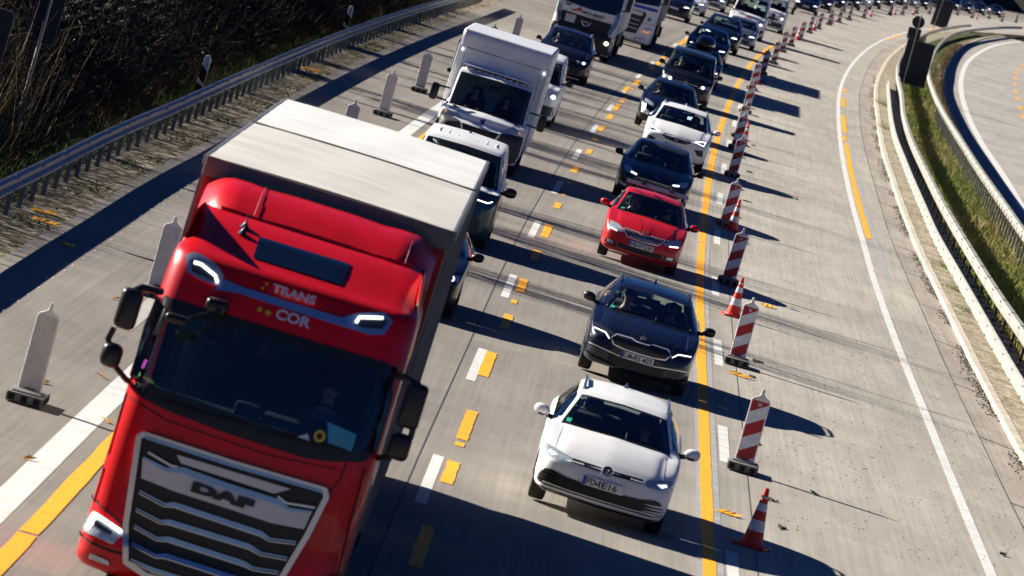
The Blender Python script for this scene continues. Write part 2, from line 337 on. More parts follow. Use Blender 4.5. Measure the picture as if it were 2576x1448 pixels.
# kerb: a real step with a worn pale face
V = []; F = []; ys = np.arange(60, 640, 2.0); kx = kerbX(ys)
for k, y in enumerate(ys):
    j = rnd.uniform(-.012, .012)
    for dx, z in ((0, 0), (.0, .095), (.02, .11), (.17, .11), (.18, .09), (.18, 0)): V.append((kx[k]+dx+j, y, z))
for k in range(len(ys)-1):
    for j in range(5): q = k*6+j; F.append((q, q+1, q+7, q+6))
o = mk('kerb', V, F, mat('kerb stone', (.50, .44, .35), .85, var=.25, vscale=1.2), smooth=0); o['kind'] = 'structure'
o = strip('gravel_verge', lambda y: kerbX(y)+.17, lambda y: np.maximum(rbX(y)+.25, kerbX(y)+.3), 60, 640, .10, M['gravel_pale'], z1=.03); o['kind'] = 'structure'
o = strip('grass_strip', lambda y: rbX(y)+.25, lambda y: rcX(y)+.35, 60, 640, .02, M['turf'], z1=.04); o['kind'] = 'structure'
o = strip('dry_verge', lambda y: rcX(y)+.35, oeX, 60, 640, .03, M['straw'], z1=.02); o['kind'] = 'structure'
o = strip('opposite_road', oeX, lambda y: oeX(y)+15, 60, 640, .0, M['concrete_far'], nx=3, uvref=oeX); o['kind'] = 'structure'
o = strip('opposite_kerb', lambda y: oeX(y)-.12, lambda y: oeX(y)+.05, 60, 640, .06, mat('pale edge stone', (.48, .43, .34), .85, var=.2, vscale=1)); o['kind'] = 'structure'
o = strip('gravel_shoulder', lambda y: railX(y)-.9, edgeX, 40, 610, .0, M['gravel'], nx=2); o['kind'] = 'structure'
# bank on the left: rises away from the road, so its face lies in its own shade
V = []; F = []; ys = np.arange(30, 1000, 4.); rx = railX(ys)
for k, y in enumerate(ys):
    for dx, z in ((-.85, -.012), (-1.6, .0), (-2.3, .25), (-4.0, 1.3), (-6.5, 2.9), (-8.5, 3.8), (-11, 4.2), (-70, 4.6)):
        V.append((rx[k]+dx+rnd.uniform(-.15, .15)*(dx < -2), y, z+rnd.uniform(-.12, .12)*(dx < -2)))
for k in range(len(ys)-1):
    for j in range(7): q = k*8+j; F.append((q+1, q, q+8, q+9))
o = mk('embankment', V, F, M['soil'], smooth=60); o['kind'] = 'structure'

# ---- markings
Z1 = .004; Z2 = .008
def orange_line(y0, y1, off=0, wd=.17, jit=.008):
    V = []; F = []; ys = np.append(np.arange(y0, y1, .9), y1); b = base(ys)+off; w1 = 0
    for k, y in enumerate(ys):
        V += [(b[k]-wd/2+rnd.uniform(-jit, jit), y, Z2), (b[k]+wd/2+rnd.uniform(-jit, jit), y, Z2)]
    for k in range(len(ys)-1): F.append((2*k, 2*k+1, 2*k+3, 2*k+2))
    o = mk('orange_edge_line', V, F, M['orange_paint'], smooth=0); o['kind'] = 'structure'; return o
orange_line(60, 143.0, 0, .17); orange_line(143.3, 345, 0, .18)
# damp blue-grey primer left beside the tape
M['primer'] = mat('primer residue', (.325, .322, .32), .8, var=.3, vscale=4)
o = line('primer_band', lambda y: base(y)+.02, .33, 60, 300, .0035, M['primer'])
for y0, y1 in ((40, 62.42), (62.58, 78), (78.3, 96), (150, 176)): orange_line(y0, y1, -7.1, .20)
o = line('left_edge_line', lambda y: base(y)-7.55, .31, 30, 330, Z1, M['white_mark'])
o = line('right_edge_line', whiteX, .165, 40, 930, Z1, M['white_mark'])
o = line('opposite_edge_line', owX, .30, 60, 640, Z1, M['white_mark'])
o = line('lane_joint', lambda y: base(y)-3.80, .018, 40, 420, Z1, M['joint'])
o = line('shoulder_joint', lambda y: base(y)+.62, .012, 60, 330, Z1, M['joint'])
def patch(name, cx, cy, wd, ln, m, z=Z2, rag=.0, hd=None, L=None):
    n = max(2, int(ln/.25)+1) if rag else 2; V = []; F = []; hd = heading(cy) if hd is None else hd
    for k in range(n):
        t = -ln/2+ln*k/(n-1)
        for s_ in (-1, 1):
            x = s_*wd/2+(rnd.uniform(-rag, rag) if rag else 0); yy = t+(rnd.uniform(-rag, rag)*2 if rag and k in (0, n-1) else 0)
            V.append((cx+x*math.cos(hd)+yy*math.sin(hd), cy+yy*math.cos(hd)-x*math.sin(hd), z))
    for k in range(n-1): F.append((2*k, 2*k+1, 2*k+3, 2*k+2))
    o = mk(name, V, F, m, smooth=0); o['kind'] = 'structure'; return o
for k in range(18):      # old white dashes of the lane line, 6 m long, every 18 m
    yt = 80.87+17.9*k; patch('white_dash', float(base(yt-3))-3.56, yt-3, .145, 6., M['white_mark'], Z1)
for k in range(-1, 14):
    yb = 91.0+17.75*k; patch('white_dash', float(base(yb+2.9))+.30+.06*max(0, k)/4, yb+2.9, .155, 5.9, M['white_mark'], Z1)
blobs = [(-.20, 70.6, .16, 4.2), (-.13, 79.2, .16, 2.8), (-.09, 85.9, .16, 4.4), (-.11, 83, .12, .5), (-.05, 96.3, .17, 4.6), (.06, 105.4, .16, 3.2), (.1, 110.2, .1, .8), (.16, 114.6, .16, 3.4), (.27, 123.6, .17, 3.1), (.38, 132.0, .17, 4.4),
    (.49, 142, .15, 2.2), (.58, 147, .1, .8), (.73, 159.5, .16, 3.2), (.65, 152.5, .12, 1), (1.02, 170.5, .15, 2.6), (1.13, 178.4, .14, 1.7), (1.27, 186.3, .16, 3.8), (1.5, 196, .17, 3.8), (1.69, 204.4, .16, 5.4), (1.86, 210.4, .15, 2.2), (1.98, 214.5, .15, 3), (2.0, 222.3, .16, 5.6),
    (2.38, 231.4, .17, 6), (2.2, 224, .1, 1), (2.72, 242.9, .16, 2.4), (3.0, 251.6, .17, 4), (3.35, 261, .17, 7), (3.56, 268.6, .17, 4), (4.6, 298.6, .18, 8), (4.91, 306.9, .18, 8)]
for x, y, wd, ln in blobs: patch('orange_patch', x, y, wd, ln, M['orange_paint'], Z2, rag=.007)
for x, y, ln in [(12.37, 294.3, 5), (11.7, 276, 12), (10.25, 233, 5), (20.87, 450.4, 6), (21.85, 464, 5), (22.83, 478, 7), (29.7, 560.7, 22)]: patch('orange_patch', x, y, .17 if y < 400 else .25, ln, M['orange_paint'], Z2, rag=.02)
def oline2(y0, y1):
    V = []; F = []; ys = np.arange(y0, y1, 1.5); b = whiteX(ys)+.21
    for k, y in enumerate(ys): V += [(b[k]-.085, y, Z2), (b[k]+.085, y, Z2)]
    for k in range(len(ys)-1): F.append((2*k, 2*k+1, 2*k+3, 2*k+2))
    o = mk('orange_edge_line', V, F, M['orange_paint'], smooth=0); o['kind'] = 'structure'
oline2(165.5, 229.5); oline2(239, 260)
o = strip('primer_band', lambda y: whiteX(y)+.3, lambda y: whiteX(y)+.45, 150, 235, .0035, M['primer']); o['kind'] = 'structure'
for x, y in [(33.67, 496.4), (32.16, 476.7), (30.73, 456.3), (29.42, 436.6), (28.2, 417), (26.99, 396.6), (25.87, 377), (24.77, 356.9), (23.71, 337.5), (22.7, 318), (21.8, 300), (35.2, 517)]:
    patch('orange_patch', x, y, .26, 6, M['orange_paint'], Z2, rag=.03)
for y in (378, 396, 415): patch('white_dash', float(owX(y))+4.6, y, .2, 6, M['white_mark'], Z1)
# little pale ticks in the shoulder, in pairs
vt = MB()
for k in range(40):
    y = 84+1.62*k+.25*math.sin(k*1.7)
    for d in (-.045, .045):
        x = float(base(y))-9.72+d; vt.add([(x-.008, y-.15, Z1), (x+.008, y-.15, Z1), (x+.008, y+.1, Z1), (x-.008, y+.1, Z1)], [(0, 1, 2, 3)])
o = vt.build('shoulder_ticks', M['white_mark'], smooth=0); o['kind'] = 'structure'
o = strip('worn_patch', lambda y: base(y)-8.35, lambda y: base(y)-8.1, 86, 118, .0035, mat('pale scraped concrete', (.42, .40, .37), .8, var=.15, vscale=1.5)); o['kind'] = 'structure'
# dirt: dark scattered crumbs on the right of the works and specks on the ramp
db = MB()
def speck(x, y, a, b, h):
    n = 6; V = [(x, y, .004+h)]+[(x+a*math.cos(q*math.pi/3)*rnd.uniform(.6, 1.2), y+b*math.sin(q*math.pi/3)*rnd.uniform(.6, 1.2), .0045) for q in range(n)]
    db.add(V, [(0, 1+q, 1+(q+1) % n) for q in range(n)])
for k in range(2600):
    y = 84*math.exp(rnd.random()*1.25); x = float(base(y))+rnd.uniform(.8, 4.6) if rnd.random() < .75 else float(slabX(y))+rnd.uniform(-.3, .75)
    s_ = rnd.uniform(.004, .012)*(1+y/300); speck(x, y, s_, s_*rnd.uniform(.6, 3.5), .01)
for yb in [90.4+20.2*q for q in range(12)]:
    for pile in range(rnd.choice((2, 3, 4))):
        px, py = float(base(yb))+rnd.uniform(.75, .95), yb+rnd.uniform(-9, 9); wd_ = rnd.uniform(.08, .5)*rnd.uniform(.4, 1)
        for q in range(int(30+90*wd_)):
            t_ = rnd.random(); speck(px+t_*wd_*.88, py-t_*wd_*.45+rnd.gauss(0, .16*(1-t_)), rnd.uniform(.008, .022), rnd.uniform(.02, .09), .03)
for k in range(5200):      # leaf litter in the gutter
    y = 75*math.exp(rnd.random()*1.5); x = float(kerbX(y))-abs(rnd.gauss(0, .11))
    if math.sin(y*.55)+math.sin(y*.21+1)+rnd.uniform(-.6, .6) > -.35: speck(x, y, rnd.uniform(.006, .022), rnd.uniform(.015, .07), .025)
o = db.build('leaf_litter', mat('dark litter', (.045, .036, .024), .95, var=.4, vscale=4), smooth=0); o['kind'] = 'stuff'
o['label'] = 'dark crumbs and dead leaves scattered over the ramp and along its kerb'
# cross joints of the gutter
for k in range(22):
    y = 86+11.4*k; V = [(float(slabX(y)), y, Z1), (float(kerbX(y)), y-.9, Z1), (float(kerbX(y)), y-.75, Z1), (float(slabX(y)), y+.12, Z1)]
    o = mk('gutter_joint', V, [(0, 1, 2, 3)], M['joint'], smooth=0); o['kind'] = 'structure'
o = line('gutter_seam', slabX, .016, 60, 420, Z1, M['joint'])

# ------------------------------------------------------------------ guardrails
WP = [(0, .44), (.04, .452), (.078, .485), (.078, .53), (.02, .578), (.02, .612), (.078, .66), (.078, .705), (.04, .738), (0, .75)]
BP = [(0, .50), (.06, .50), (.065, .51), (.065, .74), (.06, .75), (0, .75), (-.055, .75), (-.06, .74), (-.06, .51), (-.055, .50), (0, .50)]
CP = [(0, .60), (.05, .60), (.055, .61), (.055, .74), (.05, .75), (0, .75), (-.045, .75), (-.05, .74), (-.05, .61), (-.045, .60), (0, .60)]
def rail_mesh(name, fx, y0, y1, prof, side, m, parent, dz=0., step=2.):
    ys = np.arange(y0, y1+.01, step); xs = fx(ys); V = []; F = []; n = len(prof)
    for k, y in enumerate(ys):
        h = heading(y, fx)
        for a, z in prof: V.append((xs[k]+side*a*math.cos(h), y-side*a*math.sin(h), z+dz))
    for k in range(len(ys)-1):
        for j in range(n-1): q = k*n+j; F.append((q, q+1, q+n+1, q+n))
    return mk(name, V, F, m, parent, smooth=30)
def guardrail(label, fx, y0, y1, side, pstep, prof, m, mp, dz=0., splice=4., pback=.10, pw=.05, bolts=False, group=None, ph=.70):
    t = empty('guardrail', (0, 0, 0)); tag(t, label, 'guardrail', group)
    r = rail_mesh('beam', fx, y0, y1, prof, side, m, t, dz)
    y = y0+1
    while y < min(y1, y0+150):
        x = float(fx(y)); h = heading(y, fx); ca, sa = math.cos(h), math.sin(h)
        V = []; F = []; n = len(prof)
        for d in (-.16, .16):
            for a, z in prof: V.append((x+side*(a+.004)*ca+d*sa, y+d*ca-side*a*sa, z+dz))
        for j in range(n-1): F.append((j, j+1, j+n+1, j+n))
        sb = MB(); sb.add(V, F)
        for zz in ((.50, .70)):
            for d in (-.12, .12): sb.box((x+side*.084*ca+d*sa, y+d*ca, zz+dz), (.014, .03, .03), i=1)
        if bolts:
            for q in range(3):
                for e in (.60, .68):
                    yy = y+q*.45-.6; sb.box((float(fx(yy))+side*.068, yy, e+dz), (.008, .035, .018), i=1)
        sb.build('splice_plate', [m, M['dark_grey']], r, smooth=0)
        y += splice
    # one post, then copies
    pm = MB(); w2 = pw
    pm.box((0, 0, ph/2), (w2, .012, ph)); pm.box((-w2/2, .03, ph/2), (.008, .06, ph)); pm.box((w2/2, .03, ph/2), (.008, .06, ph))
    p0 = None; y = y0+.5; n = 0
    while y < y1 and n < 98:
        h = heading(y, fx); x = float(fx(y))-side*pback
        if p0 is None: p = pm.build('post', mp, t, smooth=0); p0 = p
        else: p = p0.copy(); COL.objects.link(p); p.parent = t
        p.location = (x, y, 0); p.rotation_euler = (rnd.uniform(-.012, .012), rnd.uniform(-.015, .015), -h)
        y += pstep; n += 1
    return t
guardrail('grey steel guardrail on many posts along the left gravel verge below the brush', railX, 80.5, 278, 1, 2.0, WP, M['steel'], M['steel'], dz=.03, pw=.07)
ga = guardrail('cream lit guardrail nearest the ramp, beside its gravel strip', raX, 86, 318, -1, 4.0, WP, M['steel_light'], M['dark_grey'], dz=-.32, ph=.30, pback=.03, group='guardrails between the carriageways')
gb = guardrail('pale bolted box rail just behind the nearest ramp guardrail', rbX, 86, 600, -1, 4.0, BP, M['steel_light'], M['dark_grey'], dz=.05, bolts=True, group='guardrails between the carriageways')
p0 = None
for k in range(95):      # rungs between the two rails
    y = 87+1.9*k; xa, xb = float(raX(y)), float(rbX(y))
    if p0 is None:
        q = MB().box((0, 0, 0), (xb-xa, .02, .025)).build('spacer', M['steel'], ga, smooth=0); p0 = q
    else: q = p0.copy(); COL.objects.link(q); q.parent = ga
    q.location = ((xa+xb)/2, y, .30); q.rotation_euler = (0, 0, .35)
guardrail('pale box rail on close set posts behind the grass strip, along the opposite carriageway', rcX, 92, 700, -1, 2.0, BP, M['steel_light'], M['steel_light'], dz=.08, pw=.045, pback=-.06, group='guardrails between the carriageways')
# ------------------------------------------------------------------ traffic beacons and cones
def stripe_mat():
    m = bpy.data.materials.new('red white stripes'); m.use_nodes = True; nt = m.node_tree; b = nt.nodes['Principled BSDF']; b.inputs['Roughness'].default_value = .4
    tc = N(nt, 'ShaderNodeTexCoord'); sp = N(nt, 'ShaderNodeSeparateXYZ'); nt.links.new(tc.outputs['Object'], sp.inputs[0])
    a = N(nt, 'ShaderNodeMath', operation='MULTIPLY_ADD'); nt.links.new(sp.outputs[0], a.inputs[0]); a.inputs[1].default_value = -.62; nt.links.new(sp.outputs[2], a.inputs[2])
    d = N(nt, 'ShaderNodeMath', operation='MULTIPLY_ADD'); nt.links.new(a.outputs[0], d.inputs[0]); d.inputs[1].default_value = 1/.385; d.inputs[2].default_value = .10
    f = N(nt, 'ShaderNodeMath', operation='FRACT'); nt.links.new(d.outputs[0], f.inputs[0])
    g_ = N(nt, 'ShaderNodeMath', operation='GREATER_THAN'); nt.links.new(f.outputs[0], g_.inputs[0]); g_.inputs[1].default_value = .5
    n = N(nt, 'ShaderNodeTexNoise'); n.inputs['Scale'].default_value = 14; n.inputs['Detail'].default_value = 5; nt.links.new(tc.outputs['Object'], n.inputs['Vector'])
    r = N(nt, 'ShaderNodeMapRange'); r.inputs[1].default_value = .35; r.inputs[2].default_value = .7; r.inputs[3].default_value = .85; r.inputs[4].default_value = 1.08; nt.links.new(n.outputs[0], r.inputs[0])
    mx = N(nt, 'ShaderNodeMix', data_type='RGBA'); mx.inputs['A'].default_value = (.70, .77, .84, 1); mx.inputs['B'].default_value = (.40, .010, .014, 1); nt.links.new(g_.outputs[0], mx.inputs['Factor'])
    m2 = N(nt, 'ShaderNodeMix', data_type='RGBA', blend_type='MULTIPLY'); m2.inputs['Factor'].default_value = 1; nt.links.new(mx.outputs['Result'], m2.inputs['A']); nt.links.new(r.outputs[0], m2.inputs['B'])
    nt.links.new(m2.outputs['Result'], b.inputs['Base Color']); return m
M['stripes'] = stripe_mat()
M['beacon_rim'] = mat('beacon rim', (.72, .72, .72), .5, var=.15, vscale=12)
def make_beacon():
    t = empty('traffic_beacon')
    # frame: a rounded-shoulder panel, 0.27 x 1.0 m, 6 cm deep, necked handle on top
    out = [(-.135, .13), (.135, .13), (.14, .20), (.14, 1.02), (.125, 1.06), (.05, 1.10), (.028, 1.125), (.022, 1.21), (-.022, 1.21), (-.028, 1.125), (-.05, 1.10), (-.125, 1.06), (-.14, 1.02), (-.14, .20)]
    f = MB().prism(out, -.03, .03)
    fr = f.build('frame', M['beacon_rim'], t, smooth=0)
    md = fr.modifiers.new('bevel', 'BEVEL'); md.width = .012; md.segments = 2; md.limit_method = 'ANGLE'
    pl = MB().prism([(-.12, .17), (.12, .17), (.12, 1.03), (-.12, 1.03)], -.036, -.031).build('striped_panel', M['stripes'], t, smooth=0)
    bk = MB().prism([(-.115, .17), (.115, .17), (.115, 1.02), (.09, 1.045), (-.09, 1.045), (-.115, 1.02)], .031, .036).build('back_panel', M['beacon_grey'], t, smooth=0)
    MB().box((0, -.039, .98), (.055, .004, .05)).build('sticker', M['cloth_white'], pl, smooth=0)
    ft = MB().box((0, 0, .07), (.44, .86, .12), .02)
    ft.box((0, .1, .135), (.34, .5, .03), .01); ft.box((0, 0, .15), (.12, .14, .05), .01)
    fo = ft.build('foot', M['recycled'], t)
    wb = MB()
    for x in (-.15, 0, .15):
        for s_ in (-1, 1): wb.box((x, s_*.43, .07), (.075, .012, .075))
    for y in (-.3, -.1, .1, .3):
        for s_ in (-1, 1): wb.box((s_*.22, y, .07), (.012, .12, .07))
    wb.build('recess', M['window_black'], fo, smooth=0)
    return t
def kids(o): return [c for c in bpy.data.objects if c.parent == o]
def copy_tree(o, parent=None):
    ch = kids(o); c = o.copy(); COL.objects.link(c); c.parent = parent
    for q in ch: copy_tree(q, c)
    return c
VEHICLES_NEAR = {}
beac = make_beacon(); first = [True]
def place_beacon(x, y, rz, label, group, tilt=(0, 0)):
    t = beac if first[0] else copy_tree(beac); first[0] = False
    t.location = (x, y, 0); t.rotation_euler = (tilt[0], tilt[1], rz); tag(t, label, 'traffic beacon', group)
ORD = ['', 'first', 'second', 'third', 'fourth', 'fifth', 'sixth', 'seventh', 'eighth', 'ninth', 'tenth', 'eleventh', 'twelfth', 'thirteenth', 'fourteenth', 'fifteenth', 'sixteenth', 'seventeenth', 'eighteenth', 'nineteenth', 'twentieth']
ORD += ['twenty '+o_ for o_ in ORD[1:11]]
RB = [(3.85, 90.38), (4.08, 109.9), (4.26, 131.0), (4.52, 152.3), (5.11, 178.7), (5.5, 197), (5.75, 207), (6.45, 231), (7.23, 259), (8.2, 284), (9.2, 306), (10.31, 333.5), (11.24, 351.75), (12.35, 372.8), (13.68, 399.4), (14.87, 419.6), (16.35, 443.5), (17.74, 463.6), (19.26, 485.7), (21.51, 514.2), (26.06, 570.6), (28.31, 595.6), (31.23, 629.5), (33.69, 653.2), (39.72, 711.5), (42.06, 722.5), (46.55, 765.8), (48.56, 772.4), (52.38, 805.7)]
rl = ['nearest red and white beacon, beside the white estate car', 'red and white beacon beside the dark blue estate car, second nearest', 'red and white beacon level with the red hatchback, above the second nearest cone', 'red and white beacon behind the third cone, beside the red hatchback roof', 'fifth red and white beacon up the row, beside the white sport utility car', 'red and white beacon just beyond the fifth in the row, its foot in car shadow', 'red and white beacon with a cone close behind its foot, seventh in the row', 'red and white beacon beside the boxy dark van, eighth in the row', 'red and white beacon next to where the orange line leaves the dark cars']
for k, (x, y) in enumerate(RB):
    place_beacon(x, y, -heading(y)+rnd.uniform(-.05, .05), rl[k] if k < len(rl) else ORD[k+1]+' red and white beacon of the curving row, counted from the nearest', 'red and white beacons along the orange line', (rnd.uniform(-.015, .015), rnd.uniform(-.012, .03)))
LB = [(-5.12, 74.0, 'nearest pale beacon seen from behind, alone at the left edge'), (-4.98, 92.2, 'pale beacon half hidden behind the red truck'), (-4.40, 139.5, 'pale beacon whose lower half is hidden by the truck roof'), (-4.30, 159.6, 'pale beacon standing free beside the white box van cab'), (-3.98, 177.6, 'pale beacon right behind the free standing one, near the box van mirror'), (-3.5, 196.5, 'pale beacon whose tip shows above the box van roof'), (-2.93, 215.6, 'pale beacon between the box van roof and the dark people carrier'), (-2.35, 233, 'pale beacon beside the white and black truck cab')]
for x, y, lb in LB: place_beacon(x, y, math.pi-heading(y)+rnd.uniform(-.06, .06), lb, 'pale beacons seen from behind along the left lane', (0, .0))
def make_cone():
    t = empty('traffic_cone')
    b = MB().box((0, 0, .02), (.42, .42, .035), .012); b.lathe([(.17, .035), (.16, .06), (.135, .07)], n=24); b.build('base', M['red_cone'], t)
    rr = lambda z: .135-(z-.06)*.150
    zs = [.06, .22, .36, .48, .58, .66, .74]; ms = ['red_cone', 'white_cone', 'red_cone', 'white_cone', 'red_cone', 'red_cone']
    c = MB()
    for k in range(6): c.lathe([(rr(zs[k]), zs[k]), (rr(zs[k+1]), zs[k+1])], n=24, i=0 if ms[k] == 'red_cone' else 1)
    c.lathe([(rr(.74), .74), (.028, .775), (.0, .78)], n=16)
    c.build('cone_body', [M['red_cone'], M['white_cone']], t, smooth=30)
    MB().lathe([(rr(.645)+.003, .645), (rr(.67)+.003, .67)], n=24).build('collar', M['white_cone'], t)
    return t
cone = make_cone(); cf = [True]
CN = [(3.80, 80.3, 'nearest red and white cone, in the shadow of the white estate car'), (4.22, 121.8, 'red and white cone beside the red hatchback mirror'), (4.68, 151.4, 'red and white cone hiding behind the fourth beacon'), (5.85, 202, 'red and white cone behind the beacon beside the white sport utility car'), (7.6, 268, 'red and white cone between two beacons by the dark cars')]
CN += [(x, y, ORD[6+k_]+' red and white cone among the beacons, counted from the nearest') for k_, (x, y) in enumerate([(9.6, 318), (12.15, 371), (14.31, 410.8), (16.79, 451.7), (22.76, 531.7), (26.9, 580), (30.2, 614), (35.5, 665), (42.72, 725)])]
for x, y, lb in CN:
    t = cone if cf[0] else copy_tree(cone); cf[0] = False
    t.location = (x, y, 0); t.rotation_euler = (0, 0, rnd.uniform(-.3, .3)); tag(t, lb, 'traffic cone', 'red and white cones along the beacon row')
# torn tape scraps and leaves
def scrap(x, y, ln, wd, rz, lb, m='orange_paint', cat='tape scrap', nm='tape_scrap', grp='torn orange tape scraps on the ground'):
    n = 7; V = []; F = []
    for k in range(n+1):
        t = -ln/2+ln*k/n; z = .02+.03*abs(math.sin(k*1.9+x))
        w_ = wd*(.5+.5*abs(math.sin(k*1.3+y)))
        for s_ in (-1, 1): V.append((t+rnd.uniform(-.02, .02), s_*w_/2, z if s_ > 0 else .015))
    for k in range(n): F.append((2*k, 2*k+1, 2*k+3, 2*k+2))
    o = mk(nm, V, F, M[m], smooth=0); o.location = (x, y, 0); o.rotation_euler = (0, 0, rz); tag(o, lb, cat, grp)
M['leaf'] = mat('dead leaf', (.45, .22, .04), .8, var=.4, vscale=8)
scrap(3.55, 83.6, .34, .22, -.5, 'crumpled orange tape scrap beside the nearest cone and the orange line')
scrap(4.12, 107.6, .42, .28, -.7, 'torn orange tape scrap at the foot of the second nearest beacon')
scrap(5.05, 127.5, .28, .5, .0, 'orange tape scrap lying alone on the ramp past the third beacon')
scrap(-7.55, 101.5, .42, .22, .3, 'orange tape strip lying on gravel at the left guardrail posts')
scrap(-7.32, 99.7, .45, .14, -.3, 'orange tape strip lying on gravel halfway to the left shoulder')
scrap(-6.7, 96.6, .22, .4, 0, 'small orange scrap on the concrete beside the left gravel')
scrap(-6.85, 173, .55, .9, 0, 'orange tape scrap on the gravel further up the left guardrail')
for k_, (x, y) in enumerate([(-4.62, 79), (-5.15, 76.5), (-4.15, 74.2), (-4.55, 68.5), (-5.4, 90), (-4.1, 154), (-3.9, 168)]):
    scrap(x, y, .08, .2, rnd.uniform(-1, 1), ORD[k_+1]+' small dead leaf on the left concrete, counted from the pale beacon outwards', 'leaf', 'leaf', 'dead_leaf', 'dead leaves on the left shoulder')
for k_, (x, y) in enumerate([(5.8, 78.6), (5.3, 78), (4.9, 89.8), (4.4, 100.5), (7.6, 88.5)]): scrap(x, y, .08, .2, rnd.uniform(-1, 1), ORD[k_+1]+' dark dead leaf lying on the empty ramp', 'dark_grey', 'leaf', 'dead_leaf', 'dark dead leaves on the ramp')

# ------------------------------------------------------------------ signs seen from behind, marker posts
def sign_panel(name, c, wd, ht, parent, r=.06):
    bm = MB().box((0, 0, 0), (wd, .03, ht), 0)
    pts = []
    for q, (sx, sz) in enumerate(((1, 1), (-1, 1), (-1, -1), (1, -1))):
        for k in range(5):
            a = math.pi/2*q+math.pi/8*k; pts.append((sx*(wd/2-r)+r*math.cos(a), sz*(ht/2-r)+r*math.sin(a)))
    o = MB().prism(pts, -.012, .012).build(name, M['sign_back'], parent, smooth=0); o.location = c
    rim = MB(); n = len(pts)
    rim.add([(x, y, z) for y in (-.016, .016) for x, z in pts]+[(x*1.0+(0.016 if x > 0 else -.016), y, z+(.016 if z > 0 else -.016)) for y in (-.016, .016) for x, z in pts],
        [(k, (k+1) % n, 2*n+(k+1) % n, 2*n+k) for k in range(n)]+[(2*n+k, 2*n+(k+1) % n, 3*n+(k+1) % n, 3*n+k) for k in range(n)])
    rim.build('rim', M['steel'], o, smooth=0)
    for dz in (-ht*.3, ht*.3): MB().box((0, -.03, dz), (wd*.9, .02, .03)).build('bracket', M['dark_grey'], o, smooth=0)
    MB().box((-wd*.38, -.014, -ht*.42), (.05, .004, .06)).build('sticker', M['cloth_white'], o, smooth=0)
    return o
def pole(h, parent, r=.035, lean=0): return MB().tube([(0, -.05, 0), (0, -.05, h)], r, 12).build('pole', M['steel_light'], parent)
t = empty('road_sign', (-9.62, 117.1, 0), (0, math.radians(.5), math.radians(4))); tag(t, 'tall dark road sign seen from behind on a steel pole in the left brush', 'road sign', 'road signs seen from behind')
pole(4.2, t); sign_panel('sign_panel', (.0, 0, 2.45), .50, 1.36, t)
MB().box((.18, -.0, 2.3), (.02, .02, .9)).build('hinge', M['steel'], t, smooth=0)
MB().lathe([(.18, 0), (.16, .05), (.06, .09), (0, .09)], n=16).build('pole_foot', M['steel'], t)
t = empty('road_sign', (-9.06, 100, 0), (0, math.radians(1), math.radians(3))); tag(t, 'large dark sign back cut off by the left picture edge', 'road sign', 'road signs seen from behind')
pole(3.4, t, .04); sign_panel('sign_panel', (0, 0, 2.42), .62, 1.25, t, .08)
t = empty('road_sign', (16.10, 318, 0), (0, math.radians(-.5), math.radians(-6))); tag(t, 'dark round, square and tall sign backs stacked on one pole on the grass strip', 'road sign', 'road signs seen from behind')
pole(4.0, t, .04); sign_panel('large_panel', (.36, 0, 1.62), 1.38, 2.2, t, .05); sign_panel('square_panel', (-.12, 0, 3.02), .62, .55, t, .05)
ci = MB().lathe([(0, -.012), (.315, -.012), (.315, .012), (0, .012)], axis='y', n=32).build('round_panel', M['sign_back'], t, smooth=30); ci.location = (-.06, 0, 3.63)
t = empty('road_sign', (29.2, 553, 0), (0, math.radians(4), math.radians(-10))); tag(t, 'far dark rectangular sign back standing beside the distant bend', 'road sign', 'road signs seen from behind')
pole(2.9, t, .045); sign_panel('sign_panel', (.35, 0, 1.62), 1.45, 2.35, t, .05)
def marker(x, y, lb, tip):
    t = empty('marker_post', (x, y, 0), (0, .03, rnd.uniform(-.1, .1)-.15)); tag(t, lb, 'marker post', 'white marker posts behind the left guardrail')
    tri = [(-.075, 0), (.075, 0), (.075, .93), (.0, 1.02), (-.05, 1.0), (-.075, .95)]
    cuts = [(0, .36, 'black'), (.36, .50, 'post_white'), (.50, .76, 'black'), (.76, 1.03, 'post_white')]
    w_ = MB().prism([(-.075, 0), (.075, 0), (.075, .94), (.03, 1.03), (-.03, 1.03), (-.075, .96)], -.05, .05).build('post_body', M['post_white'], t, smooth=0)
    md = w_.modifiers.new('bevel', 'BEVEL'); md.width = .012; md.segments = 2
    MB().prism([(-.078, .47), (.078, .36), (.078, .66), (-.078, .78)], -.054, .054).build('black_band', M['black'], t, smooth=0)
    MB().prism([(-.078, .0), (.078, .0), (.078, .30), (-.078, .36)], -.054, .054).build('black_band', M['black'], t, smooth=0)
    if tip: text_mesh('lettering', '1', .03, .09, M['ink'], w_, Matrix.Translation((-.01, -.056, .86))); text_mesh('lettering', '65', .07, .06, M['ink'], w_, Matrix.Translation((-.035, -.056, .39)))
    else: MB().box((.055, -.052, .80), (.03, .006, .05)).build('reflector', M['black'], t, smooth=0)
M['post_white'] = mat('post white', (.72, .74, .76), .4, var=.06)
marker(-8.1, 144.8, 'white marker post with black band and notch behind the left guardrail, nearer', False)
marker(-7.25, 200, 'white numbered marker post behind the left guardrail, farther, near the top edge', True)

